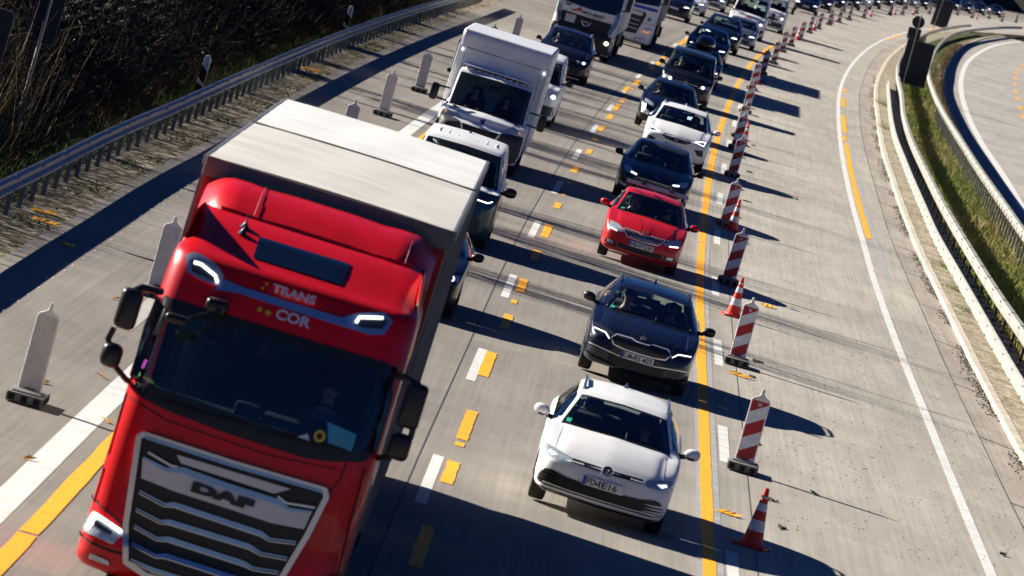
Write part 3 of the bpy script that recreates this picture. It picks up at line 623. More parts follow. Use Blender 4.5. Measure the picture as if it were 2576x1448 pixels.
# ------------------------------------------------------------------ vegetation
def ribbons(name, P, D, L, W, bend, mats, mi, seg=3, parent=None, seed=1):
    """thin tapered leaf or twig blades: P roots, D directions, L lengths, W widths"""
    r = np.random.RandomState(seed); n = len(P); D = D/np.linalg.norm(D, axis=1)[:, None]
    up = r.normal(size=(n, 3)); side = np.cross(D, up); side /= np.linalg.norm(side, axis=1)[:, None]+1e-9
    B = bend*r.normal(size=(n, 3)); V = np.zeros((n, (seg+1)*2, 3))
    for k in range(seg+1):
        t = k/seg; c = P+D*(L*t)[:, None]+B*(L*t*t)[:, None]; ww = (W*(1-.8*t))[:, None]*side
        V[:, 2*k] = c-ww/2; V[:, 2*k+1] = c+ww/2
    V = V.reshape(-1, 3); b = (np.arange(n)*(seg+1)*2)[:, None]
    q = np.array([[2*k, 2*k+1, 2*k+3, 2*k+2] for k in range(seg)]).reshape(1, -1)
    F = (b+q).reshape(-1, 4)
    me = bpy.data.meshes.new(name); me.vertices.add(len(V)); me.vertices.foreach_set('co', V.ravel())
    me.loops.add(F.size); me.loops.foreach_set('vertex_index', F.ravel()); me.polygons.add(len(F))
    me.polygons.foreach_set('loop_start', np.arange(len(F))*4); me.polygons.foreach_set('loop_total', np.full(len(F), 4))
    for x in mats: me.materials.append(x)
    me.polygons.foreach_set('material_index', np.repeat(mi, seg)); me.update(calc_edges=True)
    return link(bpy.data.objects.new(name, me), parent)
def leafm(n, c, tr=.0):
    m = mat(n, c, .8, var=.4, vscale=3, spec=.15); return m
tw = [leafm('dark twig', (.020, .014, .010)), leafm('brown twig', (.060, .038, .022)), leafm('pale twig', (.24, .18, .10)), leafm('moss green', (.05, .065, .015))]
R_ = np.random.RandomState(3)
def bank_z(dx): return np.interp(-dx, [.85, 1.6, 2.3, 4, 6.5, 8.5, 11, 70], [0, 0, .25, 1.3, 2.9, 3.8, 4.2, 4.6])
n = 52000
y = 96+R_.rand(n)**1.0*165; dx = -1.35-R_.rand(n)**.8*9; x = railX(y)+dx; z = bank_z(dx)+R_.rand(n)*np.clip((-dx-1.0)*.5, .15, 1.2)
P = np.stack([x, y, z], 1); D = np.stack([R_.normal(size=n)*.9, R_.normal(size=n)*.7, np.abs(R_.normal(size=n))*.8+.15], 1)
mi = R_.choice(4, n, p=[.66, .25, .05, .04])
o = ribbons('brush', P, D, .25+R_.rand(n)*.75, .010+R_.rand(n)*.016, .25, tw, mi, seed=4); tag(o, 'dense dark leafless brush covering the shaded bank on the left', 'brush', kind='stuff')
# dead leaves and small dark clumps inside the brush
n = 30000; y = 98+R_.rand(n)*160; dx = -1.7-R_.rand(n)*8.5; x = railX(y)+dx; z = bank_z(dx)+R_.rand(n)*.75
P = np.stack([x, y, z], 1); D = R_.normal(size=(n, 3)); mi = R_.choice(4, n, p=[.6, .33, .03, .04])
o = ribbons('dead_leaves', P, D, .05+R_.rand(n)*.07, .03+R_.rand(n)*.04, .3, tw, mi, seg=1, seed=5); tag(o, 'small brown leaves hanging in the dark brush', 'leaves', kind='stuff')
# tall pale reeds round the left sign
n = 560; y = 98+R_.rand(n)*22; dx = -1.3-R_.rand(n)*2.2; x = railX(y)+dx
P = np.stack([x, y, bank_z(dx)], 1); D = np.stack([R_.normal(size=n)*.16+.08, R_.normal(size=n)*.12, np.ones(n)], 1)
o = ribbons('reeds', P, D, .9+R_.rand(n)*1.5, .012+R_.rand(n)*.014, .12, [leafm('reed straw', (.26, .19, .09)), leafm('reed brown', (.10, .065, .03))], R_.choice(2, n, p=[.45, .55]), seg=4, seed=6); tag(o, 'tall straw coloured reeds around the pole of the left sign', 'reeds', kind='stuff')
# fluffy seed heads
n = 2600; cy = R_.choice([133, 141, 150, 176, 182], n)+R_.normal(size=n)*1.6; dx = -3.2+R_.normal(size=n)*.5
P = np.stack([railX(cy)+dx, cy, bank_z(dx)+.9+R_.rand(n)*.5], 1); P = P+(np.round(P*3)/3-P)*.75; D = R_.normal(size=(n, 3))
o = ribbons('seed_heads', P, D, .03+R_.rand(n)*.03, .02+R_.rand(n)*.02, .3, [leafm('seed fluff', (.45, .40, .27))], np.zeros(n, int), seg=1, seed=7); tag(o, 'pale fluffy seed heads scattered in the dark brush', 'seed heads', kind='stuff')
# rusty dry grass under the bank and green grass behind the posts
n = 26000; y = 90+R_.rand(n)**1.1*175; dx = -.25-R_.rand(n)*1.7; x = railX(y)+dx
P = np.stack([x, y, np.zeros(n)], 1); D = np.stack([R_.normal(size=n)*.5, R_.normal(size=n)*.5, np.ones(n)], 1); a = R_.rand(n) < np.clip((-dx-.9)/1.2, .06, .8)
o = ribbons('grass', P, D, .06+R_.rand(n)*.16+.22*a*R_.rand(n), .012+R_.rand(n)*.012, .25, [leafm('verge green', (.075, .12, .018)), leafm('rusty grass', (.16, .085, .035))], a.astype(int), seg=2, seed=8); tag(o, 'green and rusty grass behind the left guardrail posts', 'grass', kind='stuff')
n = 4500; y = 93+R_.rand(n)*110; x = railX(y)+.05+(edgeX(y)-railX(y))*R_.rand(n); k_ = np.sin(y*1.7+x*3)+np.sin(y*.63+2)+R_.rand(n)*1.0 > 1.15
n = int(k_.sum()); P = np.stack([x[k_], y[k_], np.zeros(n)], 1); D = np.stack([R_.normal(size=n)*.8, R_.normal(size=n)*.8, np.ones(n)*.7], 1)
o = ribbons('moss_tufts', P, D, .03+R_.rand(n)*.07, .015+R_.rand(n)*.02, .3, [leafm('moss', (.10, .12, .02))], np.zeros(n, int), seg=2, seed=9); tag(o, 'low mossy tufts between the stones of the left verge', 'tufts', kind='stuff')
# grass strip between the rails on the right
n = 56000; y = 95*np.exp(R_.rand(n)*1.5); t_ = R_.rand(n); x = rbX(y)+.2+(rcX(y)+.1-rbX(y)-.2)*t_
P = np.stack([x, y, np.full(n, .02)], 1); D = np.stack([R_.normal(size=n)*.45+.15, R_.normal(size=n)*.4, np.ones(n)], 1)
pr_ = np.clip(.35+.5*np.sin(y*.11)+.3*np.sin(y*.37+x), .08, .85); a = (R_.rand(n) < pr_*np.where(y < 150, .9, .6)).astype(int); a[R_.rand(n) < .1] = 2
o = ribbons('grass', P, D, (.06+R_.rand(n)*.14)*(1+.4*(a == 1)), .012+R_.rand(n)*.016, .25, [leafm('strip green', (.23, .27, .05)), leafm('strip tan', (.46, .34, .14)), leafm('strip dark', (.04, .05, .015))], a, seg=2, seed=10); tag(o, 'green and tan grass strip between the guardrails on the right', 'grass', kind='stuff')
n = 9000; y = 170*np.exp(R_.rand(n)*1.1); x = rcX(y)+.35+(oeX(y)-rcX(y)-.5)*R_.rand(n)
P = np.stack([x, y, np.full(n, .03)], 1); D = np.stack([R_.normal(size=n)*.6, R_.normal(size=n)*.6, np.ones(n)], 1)
o = ribbons('dry_grass', P, D, .08+R_.rand(n)*.2, .02+R_.rand(n)*.02, .3, [leafm('dry tan', (.34, .25, .13)), leafm('dry brown', (.16, .11, .05)), leafm('dry green', (.09, .11, .03))], R_.choice(3, n, p=[.5, .3, .2]), seg=2, seed=11); tag(o, 'dry tan grass between the far rail and the opposite carriageway', 'grass', kind='stuff')
# green weeds leaning out under the nearest right rail
for k, (yy, sc_, lb) in enumerate([(160, .9, 'green weed under the ramp guardrail, farthest of three'), (151, .8, 'green weed clump under the ramp guardrail, middle of three'), (143.5, .7, 'green weed under the ramp guardrail, nearest of three'), (254, 1.5, 'green bush growing through the guardrail start beside the kerb'), (286, 1.6, 'scrubby bush on the kerb below the sign stack')]):
    n = 170; P = np.tile(np.array([[float(raX(yy))-.12, yy, .03]]), (n, 1))+R_.normal(size=(n, 3))*np.array([.14, .5, .0])*sc_
    D = np.stack([R_.normal(size=n)*.9-.5, R_.normal(size=n)*.9, np.abs(R_.normal(size=n))*.7+.2], 1)
    o = ribbons('weed', P, D, (.1+R_.rand(n)*.25)*sc_, .008+R_.rand(n)*.014, .35, [leafm('weed green', (.20, .26, .06))], np.zeros(n, int), seg=2, seed=20+k); tag(o, lb, 'weed', 'weeds along the ramp guardrail')
# bare trees on top of the bank, left of the view: their branches throw the streaky shade over the lanes
def bare_tree(x, y, h, z0, lb, seed, spread=1.0, levels=5):
    r = random.Random(seed); t = empty('bare_tree', (x, y, z0)); tag(t, lb, 'tree', 'bare trees on top of the left bank')
    tr = MB(); cr = MB()
    def grow(p, d, L, rad, lev):
        pts = [p]; q = p.copy(); dd = d.copy()
        for k in range(3):
            dd = (dd+Vector((r.gauss(0, .10), r.gauss(0, .10), r.gauss(.04, .05)))).normalized(); q = q+dd*L/3; pts.append(q.copy())
        (tr if lev == 0 else cr).tube(pts, [rad, rad*.86, rad*.72, rad*.60], 6 if lev < 2 else 4, caps=False)
        if lev >= levels: return
        for k in range(r.choice((3, 4)) if lev else 9):
            a = r.uniform(0, 6.28); up = r.uniform(.6, 1.3)/spread; nd = (dd*up+Vector((math.cos(a), math.sin(a), r.uniform(-.1, .5)))*.8).normalized()
            st = pts[-1] if k == 0 else pts[r.choice((1, 2, 3))]
            grow(st, nd, L*r.uniform(.6, .85), rad*.55, lev+1)
    grow(Vector((0, 0, 0)), Vector((0, 0, 1)), h*.36, .13*h/9, 0)
    tr.build('trunk', M['bark'], t); cr.build('crown', M['bark'], t)
for k, (x, y, h, s_) in enumerate([(-17.5, 144, 9.5, .55), (-17.5, 135.8, 9.5, .5), (-18, 123, 9, .45), (-18, 177, 10, .55), (-17, 200, 9.5, .6), (-19, 160, 8, .7), (-18, 213, 9, .8), (-15.5, 226, 8, .9), (-14.5, 241, 8, .9), (-16, 190, 8, .8), (-16.5, 168.5, 7.5, .6), (-14.5, 183.5, 6.5, 1.1), (-14.2, 194.5, 6, 1.2), (-13.6, 206.5, 6, 1.1), (-15.3, 218.5, 7, 1.1), (-13, 232, 6, 1.2), (-15.5, 172.5, 6, 1.2), (-14, 250, 6, 1.2)]):
    bare_tree(x, y, h, 4.1, ORD[k+1]+' leafless tree on the crest of the left bank, counted from the bridge', 30+k, s_, 4)
def shrub(x, y, h, z0, lb, seed):
    t = empty('shrub', (x, y, z0)); tag(t, lb, 'shrub', 'dense shrubs on the left bank'); rr = np.random.RandomState(seed); n = 2200
    P = rr.normal(size=(n, 3)); P /= np.linalg.norm(P, axis=1)[:, None]; P *= (rr.rand(n)**.4)[:, None]*np.array([1.5, 2.3, .5])*h/3; P[:, 2] += h*.55
    D = rr.normal(size=(n, 3)); D[:, 2] = np.abs(D[:, 2])
    ribbons('crown', P, D, .3+rr.rand(n)*.5, .05+rr.rand(n)*.06, .3, tw[:2], rr.choice(2, n, p=[.7, .3]), seg=2, parent=t, seed=seed)
    st = MB()
    for q in range(7): st.tube([(0, 0, 0), (rr.uniform(-.4, .4), rr.uniform(-.5, .5), h*.5), (rr.uniform(-1, 1), rr.uniform(-1.2, 1.2), h*.85)], [.05, .03, .01], 5)
    st.build('stems', M['bark'], t)
for k in range(11): shrub(float(railX(170+k*9.))-6.4-rnd.uniform(0, 2.2), 170+k*9.+rnd.uniform(-4, 4), rnd.uniform(1.1, 1.9), 2.6, ORD[k+1]+' dark shrub near the top of the left bank, counted up the road', 60+k)

# dark woods closing the view behind the far queue
for k in range(16):
    yy_ = 640+k*24; shrub(float(railX(yy_))-9-rnd.uniform(0, 6), yy_, rnd.uniform(6, 9), 0, ORD[k+1]+' dark bushy tree behind the far queue, counted from the left', 90+k)
# ------------------------------------------------------------------ car bodies: one lofted shell, cut into body, windscreen and side glass
NS = 4; ST = 6
def lerp(a, b, t): return a+(b-a)*t
def car_keys(q):
    L, W, zh, yc, zc, yr, zr, zf, wb, wt = [q[k] for k in ('L', 'W', 'zh', 'yc', 'zc', 'yr', 'zr', 'zf', 'wb', 'wt')]
    zb = q.get('zb', .20); rb = q.get('rear', 'estate'); hb = lerp(zh+.05, zc, .48)
    lift = q.get('lip', .24)
    #     y, zt, zb, zs, ws, wm, wr, crown, sweep
    if rb != 'van': zc += .02; zr += .035; zf += .025
    K = [[0, zh-.10, lift+.02, zh-.20, W*.70, W*.76, W*.52, .02, .10],
         [.03, zh-.05, lift-.02, zh-.13, W*.80, W*.85, W*.60, .025, .11],
         [.09, zh-.02, zb, zh-.09, W*.87, W*.91, W*.68, .03, .12],
         [.20, zh+.045, zb, zh-.03, W*.92, W*.95, W*.73, .03, .12],
         [yc*.45, hb, zb, hb-.06, W*.955, W*.985, W*.76, .045, .10],
         [yc*.75, lerp(zh+.05, zc, .80), zb, lerp(zh+.05, zc, .80)-.055, W*.96, W, W*.765, .045, .10],
         [yc, zc, zb, zc-.045, W*.955, W, wb+.03, .035, .16],
         [lerp(yc, yr, .5), lerp(zc, zr, .52), zb, zc-.02, W*.95, W, lerp(wb, wt, .5)+.03, .04, .15],
         [yr, zr, zb, zc-.0, W*.945, W, wt+.03, .042, .10],
         [yr+.22, lerp(zr, zf, .62), zb, zc, W*.945, W, wt+.035, .055, .03],
         [yr+.8, zf, zb, zc+.01, W*.94, W, wt+.03, .055, .0]]
    if rb == 'estate': K += [[L-.75, zf-.03, zb, zc+.03, W*.93, W, wt+.01, .055, 0], [L-.30, zf-.10, zb+.02, zc+.04, W*.90, W*.97, wt-.03, .06, -.05], [L-.10, zc+.02, zb+.06, zc-.06, W*.86, W*.93, W*.7, .05, -.08], [L-.02, .75, .3, .65, W*.8, W*.86, W*.6, .03, -.08], [L, .62, .38, .55, W*.75, W*.8, W*.5, .02, -.08]]
    elif rb == 'hatch': K += [[L-1.0, zf-.05, zb, zc+.03, W*.93, W, wt+.01, .055, 0], [L-.55, zf-.16, zb+.02, zc+.04, W*.90, W*.97, wt-.03, .06, -.05], [L-.15, zc, zb+.06, zc-.06, W*.86, W*.93, W*.7, .05, -.08], [L-.02, .75, .3, .65, W*.8, W*.86, W*.6, .03, -.08], [L, .62, .38, .55, W*.75, W*.8, W*.5, .02, -.08]]
    else: K += [[L-.6, zf, zb, zc+.02, W*.94, W, wt+.03, .05, 0], [L-.12, zf-.03, zb, zc, W*.93, W*.99, wt+.01, .05, -.02], [L-.05, zc+.1, zb, zc-.1, W*.9, W*.95, W*.8, .04, -.03], [L, .8, .35, .7, W*.85, W*.9, W*.6, .02, -.03]]
    return K
def section(k):
    y, zt, zb, zs, ws, wm, wr, cr, sw = k
    P = [(0, zt), (.5*wr, zt-.012), (.86*wr, zt-cr*.55), (wr, zt-cr)]
    P += [(lerp(wr, ws, .5)+.012, lerp(zt-cr, zs, .5)+.004), (ws, zs), (wm, zs-.10 if zs-.10 > zb+.2 else lerp(zs, zb, .3)), (wm, lerp(zs, zb, .55)), (wm-.012, lerp(zs, zb, .78)), (wm-.05, zb+.035), (wm-.16, zb), (0, zb)]
    return P
def shell(q):
    K = car_keys(q) if 'keys' not in q else q['keys'](q); nk = len(K); secs = np.array([section(k) for k in K])      # nk,12,2
    ts = np.arange(0, nk-1+1e-6, 1./ST); js = np.arange(0, 11+1e-6, 1./NS); kk = np.arange(nk); jj = np.arange(12)
    A = np.zeros((len(ts), 12, 2))
    for j in range(12):
        for c in range(2): A[:, j, c] = pchip(kk, secs[:, j, c], ts)
    G = np.zeros((len(ts), len(js), 2))
    for c in range(2):
        for k in range(len(ts)): G[k, :, c] = pchip(jj, A[k, :, c], js)
    ys = pchip(kk, [k[0] for k in K], ts); sw = pchip(kk, [k[8] for k in K], ts); W = q['W']
    Y = ys[:, None]+sw[:, None]*(G[:, :, 0]/W)**2
    nt_, nj = len(ts), len(js); V = []; idx = {}
    for k in range(nt_):
        for j in range(nj):
            idx[(k, j, 1)] = len(V); V.append([G[k, j, 0], Y[k, j], G[k, j, 1]])
            if j in (0, nj-1): idx[(k, j, -1)] = idx[(k, j, 1)]
            else: idx[(k, j, -1)] = len(V); V.append([-G[k, j, 0], Y[k, j], G[k, j, 1]])
    # wheel arches: pull the nearest ring of vertices onto the arch circle
    F = []; T = []; rr = q['R']+.055
    for ya in (q['ya'], q['ya']+q['wb_']):
        for v in V:
            if abs(v[0]) > W*.80:
                d = math.hypot(v[1]-ya, v[2]-q['R']); 
                if abs(d-rr) < .035 and v[2] > .15: v[1] = ya+(v[1]-ya)*rr/d; v[2] = q['R']+(v[2]-q['R'])*rr/d
    cw, cr_ = 6*ST, 8*ST      # cowl and roof-edge stations
    for k in range(nt_-1):
        for j in range(nj-1):
            for s_ in (1, -1):
                a = [idx[(k, j, s_)], idx[(k, j+1, s_)], idx[(k+1, j+1, s_)], idx[(k+1, j, s_)]]
                if s_ > 0: a = a[::-1]
                cy = sum(V[i][1] for i in a)/4; cz = sum(V[i][2] for i in a)/4; cx = abs(sum(V[i][0] for i in a)/4)
                if cx > W*.80 and any(math.hypot(cy-ya, cz-q['R']) < rr for ya in (q['ya'], q['ya']+q['wb_'])): continue
                t = 'body'
                if cw <= k < cr_ and j < 3*NS-1:
                    t = 'wind' if (k > cw and k < cr_-1 and j < 3*NS-2) else 'frit'
                if k == cr_ and j < 3*NS-3: t = 'body'
                if 12*ST+1 <= k < 13*ST-1 and j < 3*NS-2: t = 'rear'
                kend = (nk-5)*ST+ST//2 if q.get('rear') != 'van' else (q.get('winend', 9))*ST
                if 3*NS+1 <= j < 5*NS and cw+3 <= k < kend: t = 'side' if (j < 5*NS-1 and j > 3*NS+1 or True) else 'body'
                if t == 'side' and k in (9*ST+1, ) and q.get('pillar', True): t = 'frit'
                F.append(a); T.append(t)
    for e in (0, nt_-1):      # front and rear caps
        for j in range(nj//2):
            for s_ in (1, -1):
                j2 = nj-1-j; a = [idx[(e, j, s_)], idx[(e, j+1, s_)], idx[(e, j2-1, s_)], idx[(e, j2, s_)]]
                a = list(dict.fromkeys(a))
                if len(a) > 2: F.append(a if (s_ > 0) == (e == 0) else a[::-1]); T.append('body')
    return V, F, T
def sub_mesh(name, V, F, m, parent, smooth=38, mi=None):
    used = sorted({i for f in F for i in f}); mp = {i: n for n, i in enumerate(used)}
    o = mk(name, [V[i] for i in used], [[mp[i] for i in f] for f in F], m, parent, smooth, mi)
    bm = bmesh.new(); bm.from_mesh(o.data); bmesh.ops.remove_doubles(bm, verts=bm.verts[:], dist=.0004); bmesh.ops.recalc_face_normals(bm, faces=bm.faces[:]) if name == 'body' else None
    if name != 'body':
        c_ = Vector((0, 2.3, .5)); s_ = sum((f.calc_center_median()-c_).dot(f.normal)*f.calc_area() for f in bm.faces)
        if s_ < 0: bmesh.ops.reverse_faces(bm, faces=bm.faces[:])
    bm.to_mesh(o.data); bm.free()
    return o
class Proj:
    def __init__(s, V, F, dirv): s.b = BVHTree.FromPolygons([Vector(v) for v in V], F); s.d = Vector(dirv).normalized()
    def at(s, x, z, off=.005, far=0):
        o = Vector((x, 0, z))-s.d*3; h = s.b.ray_cast(o, s.d)
        if h[0] is None: return None
        return h[0]-s.d*off
    def poly(s, name, poly, m, parent, off=.006, step=.035, depth=.012):
        xs = [p[0] for p in poly]; zs = [p[1] for p in poly]; pts = [Vector(p) for p in poly]; n = len(poly)
        def inside(x, z):
            c = False
            for a in range(n):
                (x1, z1), (x2, z2) = poly[a], poly[(a+1) % n]
                if (z1 > z) != (z2 > z) and x < (x2-x1)*(z-z1)/(z2-z1)+x1: c = not c
            return c
        edges = [(k, (k+1) % n) for k in range(n)]
        # refine the border
        P2 = []; 
        for a in range(n):
            p, r = Vector(poly[a]), Vector(poly[(a+1) % n]); m_ = max(1, int((r-p).length/step))
            for k in range(m_): P2.append(p.lerp(r, k/m_))
        nb = len(P2); E2 = [(k, (k+1) % nb) for k in range(nb)]
        x = min(xs)+step/2
        while x < max(xs):
            z = min(zs)+step/2
            while z < max(zs):
                if inside(x, z) and min((Vector((x, z))-q).length for q in P2) > step*.4: P2.append(Vector((x, z)))
                z += step
            x += step
        vs, es, fs, ov, oe, of = delaunay_2d_cdt(P2, E2, [list(range(nb))], 1, 1e-5)
        V = []; last = None; pend = []
        for v in vs:
            p = s.at(v[0], v[1], off)
            if p is None: pend.append(len(V)); V.append(Vector((v[0], 0, v[1])))
            else: V.append(p)
        good = [k for k in range(len(V)) if k not in pend]
        for k in pend:      # beyond the silhouette: take the depth of the closest hit
            if good:
                g_ = min(good, key=lambda q: (vs[q][0]-vs[k][0])**2+(vs[q][1]-vs[k][1])**2); t = V[g_].y/s.d.y; V[k] = Vector((vs[k][0], 0, vs[k][1]))+s.d*t
        F = [list(f) for f in fs]
        for f in F:      # face the camera
            a, b, c_ = V[f[0]], V[f[1]], V[f[2]]
            if (b-a).cross(c_-a).dot(s.d) > 0: f.reverse()
        cnt = {}
        for f in F:
            for a, b in zip(f, f[1:]+f[:1]): cnt[(a, b)] = 1
        nV = len(V); V2 = V+[v+s.d*depth for v in V]; F2 = list(F)
        for (a, b) in cnt:
            if (b, a) not in cnt: F2.append([b, a, a+nV, b+nV])
        return mk(name, V2, F2, m, parent, smooth=30)
    def ribbon(s, name, pts, wd, m, parent, off=.015, closed=False, depth=.015, step=.03, wds=None):
        P = [Vector(p) for p in pts]; n = len(P); Q = []; Wd = []
        for a in range(n if closed else n-1):
            p, r = P[a], P[(a+1) % n]; m_ = max(1, int((r-p).length/step))
            for k in range(m_): Q.append(p.lerp(r, k/m_)); Wd.append(lerp(wds[a], wds[(a+1) % n], k/m_) if wds else wd)
        if not closed: Q.append(P[-1]); Wd.append(wds[-1] if wds else wd)
        V = []; ok = []; N_ = len(Q)
        for k in range(N_):
            a = Q[(k-1) % N_] if closed or k else Q[k]; b = Q[(k+1) % N_] if closed or k < N_-1 else Q[k]
            d = (b-a).normalized(); nr = Vector((-d.y, d.x))
            for e in (-1, 1):
                q = Q[k]+nr*e*Wd[k]/2; p = s.at(q.x, q.y, off)
                if p is None: p = s.at(Q[k].x*.985, Q[k].y, off) or Vector((q.x, .2, q.y)); p = Vector((q.x, p.y, q.y-(.0)))
                V.append(p)
            V += [V[-2]+s.d*(off+depth), V[-2]+s.d*(off+depth)]
        F = []
        for k in range(N_ if closed else N_-1):
            a = 4*k; b = 4*((k+1) % N_)
            F += [(a, a+1, b+1, b), (a+2, a, b, b+2), (a+1, a+3, b+3, b+1)]
        return MBo(name, V, F, m, parent)
def MBo(name, V, F, m, parent):
    o = mk(name, V, F, m, parent, smooth=35); bm = bmesh.new(); bm.from_mesh(o.data); bmesh.ops.recalc_face_normals(bm, faces=bm.faces[:]); bm.to_mesh(o.data); bm.free(); return o
def mir(poly): return [(-x, z) for x, z in poly][::-1]
def full(half): return half+[(-x, z) for x, z in half[::-1] if x != 0]      # half given from centre out and back; starts and ends near x = 0
WHEEL = {}
def make_wheel(parent, x, y, R, side, wd=.215):
    key = (round(R, 3), side)
    def parts():
        t = MB(); e = wd/2
        t.lathe([(R-.10, -e+.02), (R-.06, -e), (R-.015, -e+.012), (R, -e+.04), (R, e-.04), (R-.015, e-.012), (R-.06, e), (R-.10, e-.02)], axis='x', n=36)
        rm = MB(); s_ = side; rm.lathe([(R-.10, -s_*.02), (R-.105, s_*(e-.03)), (R-.12, s_*(e-.06))], axis='x', n=36); rm.lathe([(0, s_*(e-.035)), (.05, s_*(e-.035)), (.065, s_*(e-.05))], axis='x', n=18)
        for k in range(5):
            a = 2*math.pi*k/5
            M4 = Matrix.Rotation(a, 4, 'X'); rm.box((0, 0, 0), (.03, .055, R-.13), .006, M4=Matrix.Rotation(a, 4, 'X') @ Matrix.Translation((s_*(e-.05), 0, (R-.1)/2)))
        return t, rm
    t, rm = parts(); o = t.build('wheel', M['rubber'], parent); o.location = (x, y, R); r = rm.build('rim', M['rim'], o)
    MB().lathe([(0, 0), (R-.13, 0)], axis='x', n=20).build('brake_disc', M['dark_grey'], o)
    return o
def make_mirror(parent, q, s_, m):
    W = q['W']; y = q['yc']+.42*(1 if q.get('rear') != 'van' else .4); z = q.get('mz', q['zc']+.05)
    mm = MB(); big = q.get('mir', 1.0)
    if big > 1.5:      # two-armed van mirror
        for dz in (-.14, .16): mm.tube([(s_*(W-.06), y+.05, z+dz), (s_*(W+.20), y-.02, z+dz)], .022, 8, 1)
        mm.box((s_*(W+.27), y-.04, z), (.19, .14, .40), .05, 1); mm.box((s_*(W+.27), y+.035, z), (.15, .012, .34), .004, 1)
        return mm.build('wing_mirror', [m, M['black']], parent)
    mm.tube([(s_*(W-.08), y+.03, z-.03), (s_*(W+.03), y-.01, z-.01)], [.035, .028], 8, 1)
    # housing: teardrop, painted cap over a black lower shell
    V = []; F = []; n = 12; rows = [(0, .3), (.15, .80), (.4, 1), (.7, .96), (.92, .7), (1, .2)]
    for t, r in rows:
        for k in range(n):
            a = 2*math.pi*k/n; V.append((s_*(W+.005+.205*t*big), y-.02+.075*r*math.cos(a)-.02*(1-t), z+.035+.075*r*math.sin(a)*big+.012*t))
    for k in range(len(rows)-1):
        for j in range(n): F.append((k*n+j, k*n+(j+1) % n, (k+1)*n+(j+1) % n, (k+1)*n+j))
    F += [tuple(range(n)), tuple(range(len(rows)*n-n, len(rows)*n))]
    nv = len(mm.V); mm.V += V; mm.F += [tuple(i+nv for i in f) for f in F]
    mm.I += [1 if sum(V[i][2] for i in f)/len(f) < z+.0 else 0 for f in F]
    return mm.build('wing_mirror', [m, M['black']], parent, smooth=50)
def plate(parent, P, x, z, txt, w_=.52, h_=.112):
    p = P.at(x, z, .02) or Vector((x, -.02, z)); p = Vector((x, min(p.y, P.at(x, z+.04, .02).y, P.at(x, z-.04, .02).y)-.012, p.z))
    o = MB().box((0, 0, 0), (w_, .012, h_), .004).build('license_plate', M['plate'], parent); o.location = p
    MB().box((-w_/2+.022, -.008, 0), (.04, .003, h_-.008)).build('blue_band', M['blue_strip'], o, smooth=0)
    if txt:
        a, b, c_ = txt; T = lambda dx: Matrix.Translation((dx, -.0085, -h_*.36))
        text_mesh('plate_lettering', a, .105, h_*.72, M['ink'], o, T(-.205), bold=.015)
        MB().lathe([(0, -.002), (.017, -.002), (.017, .001)], (-.083, -.009, -.012), 'y', 14).build('seal', M['dark_grey'], o)
        text_mesh('plate_lettering', b, .11, h_*.72, M['ink'], o, T(-.058), bold=.015)
        text_mesh('plate_lettering', c_, .052*len(c_), h_*.72, M['ink'], o, T(.075), bold=.015)
    return o
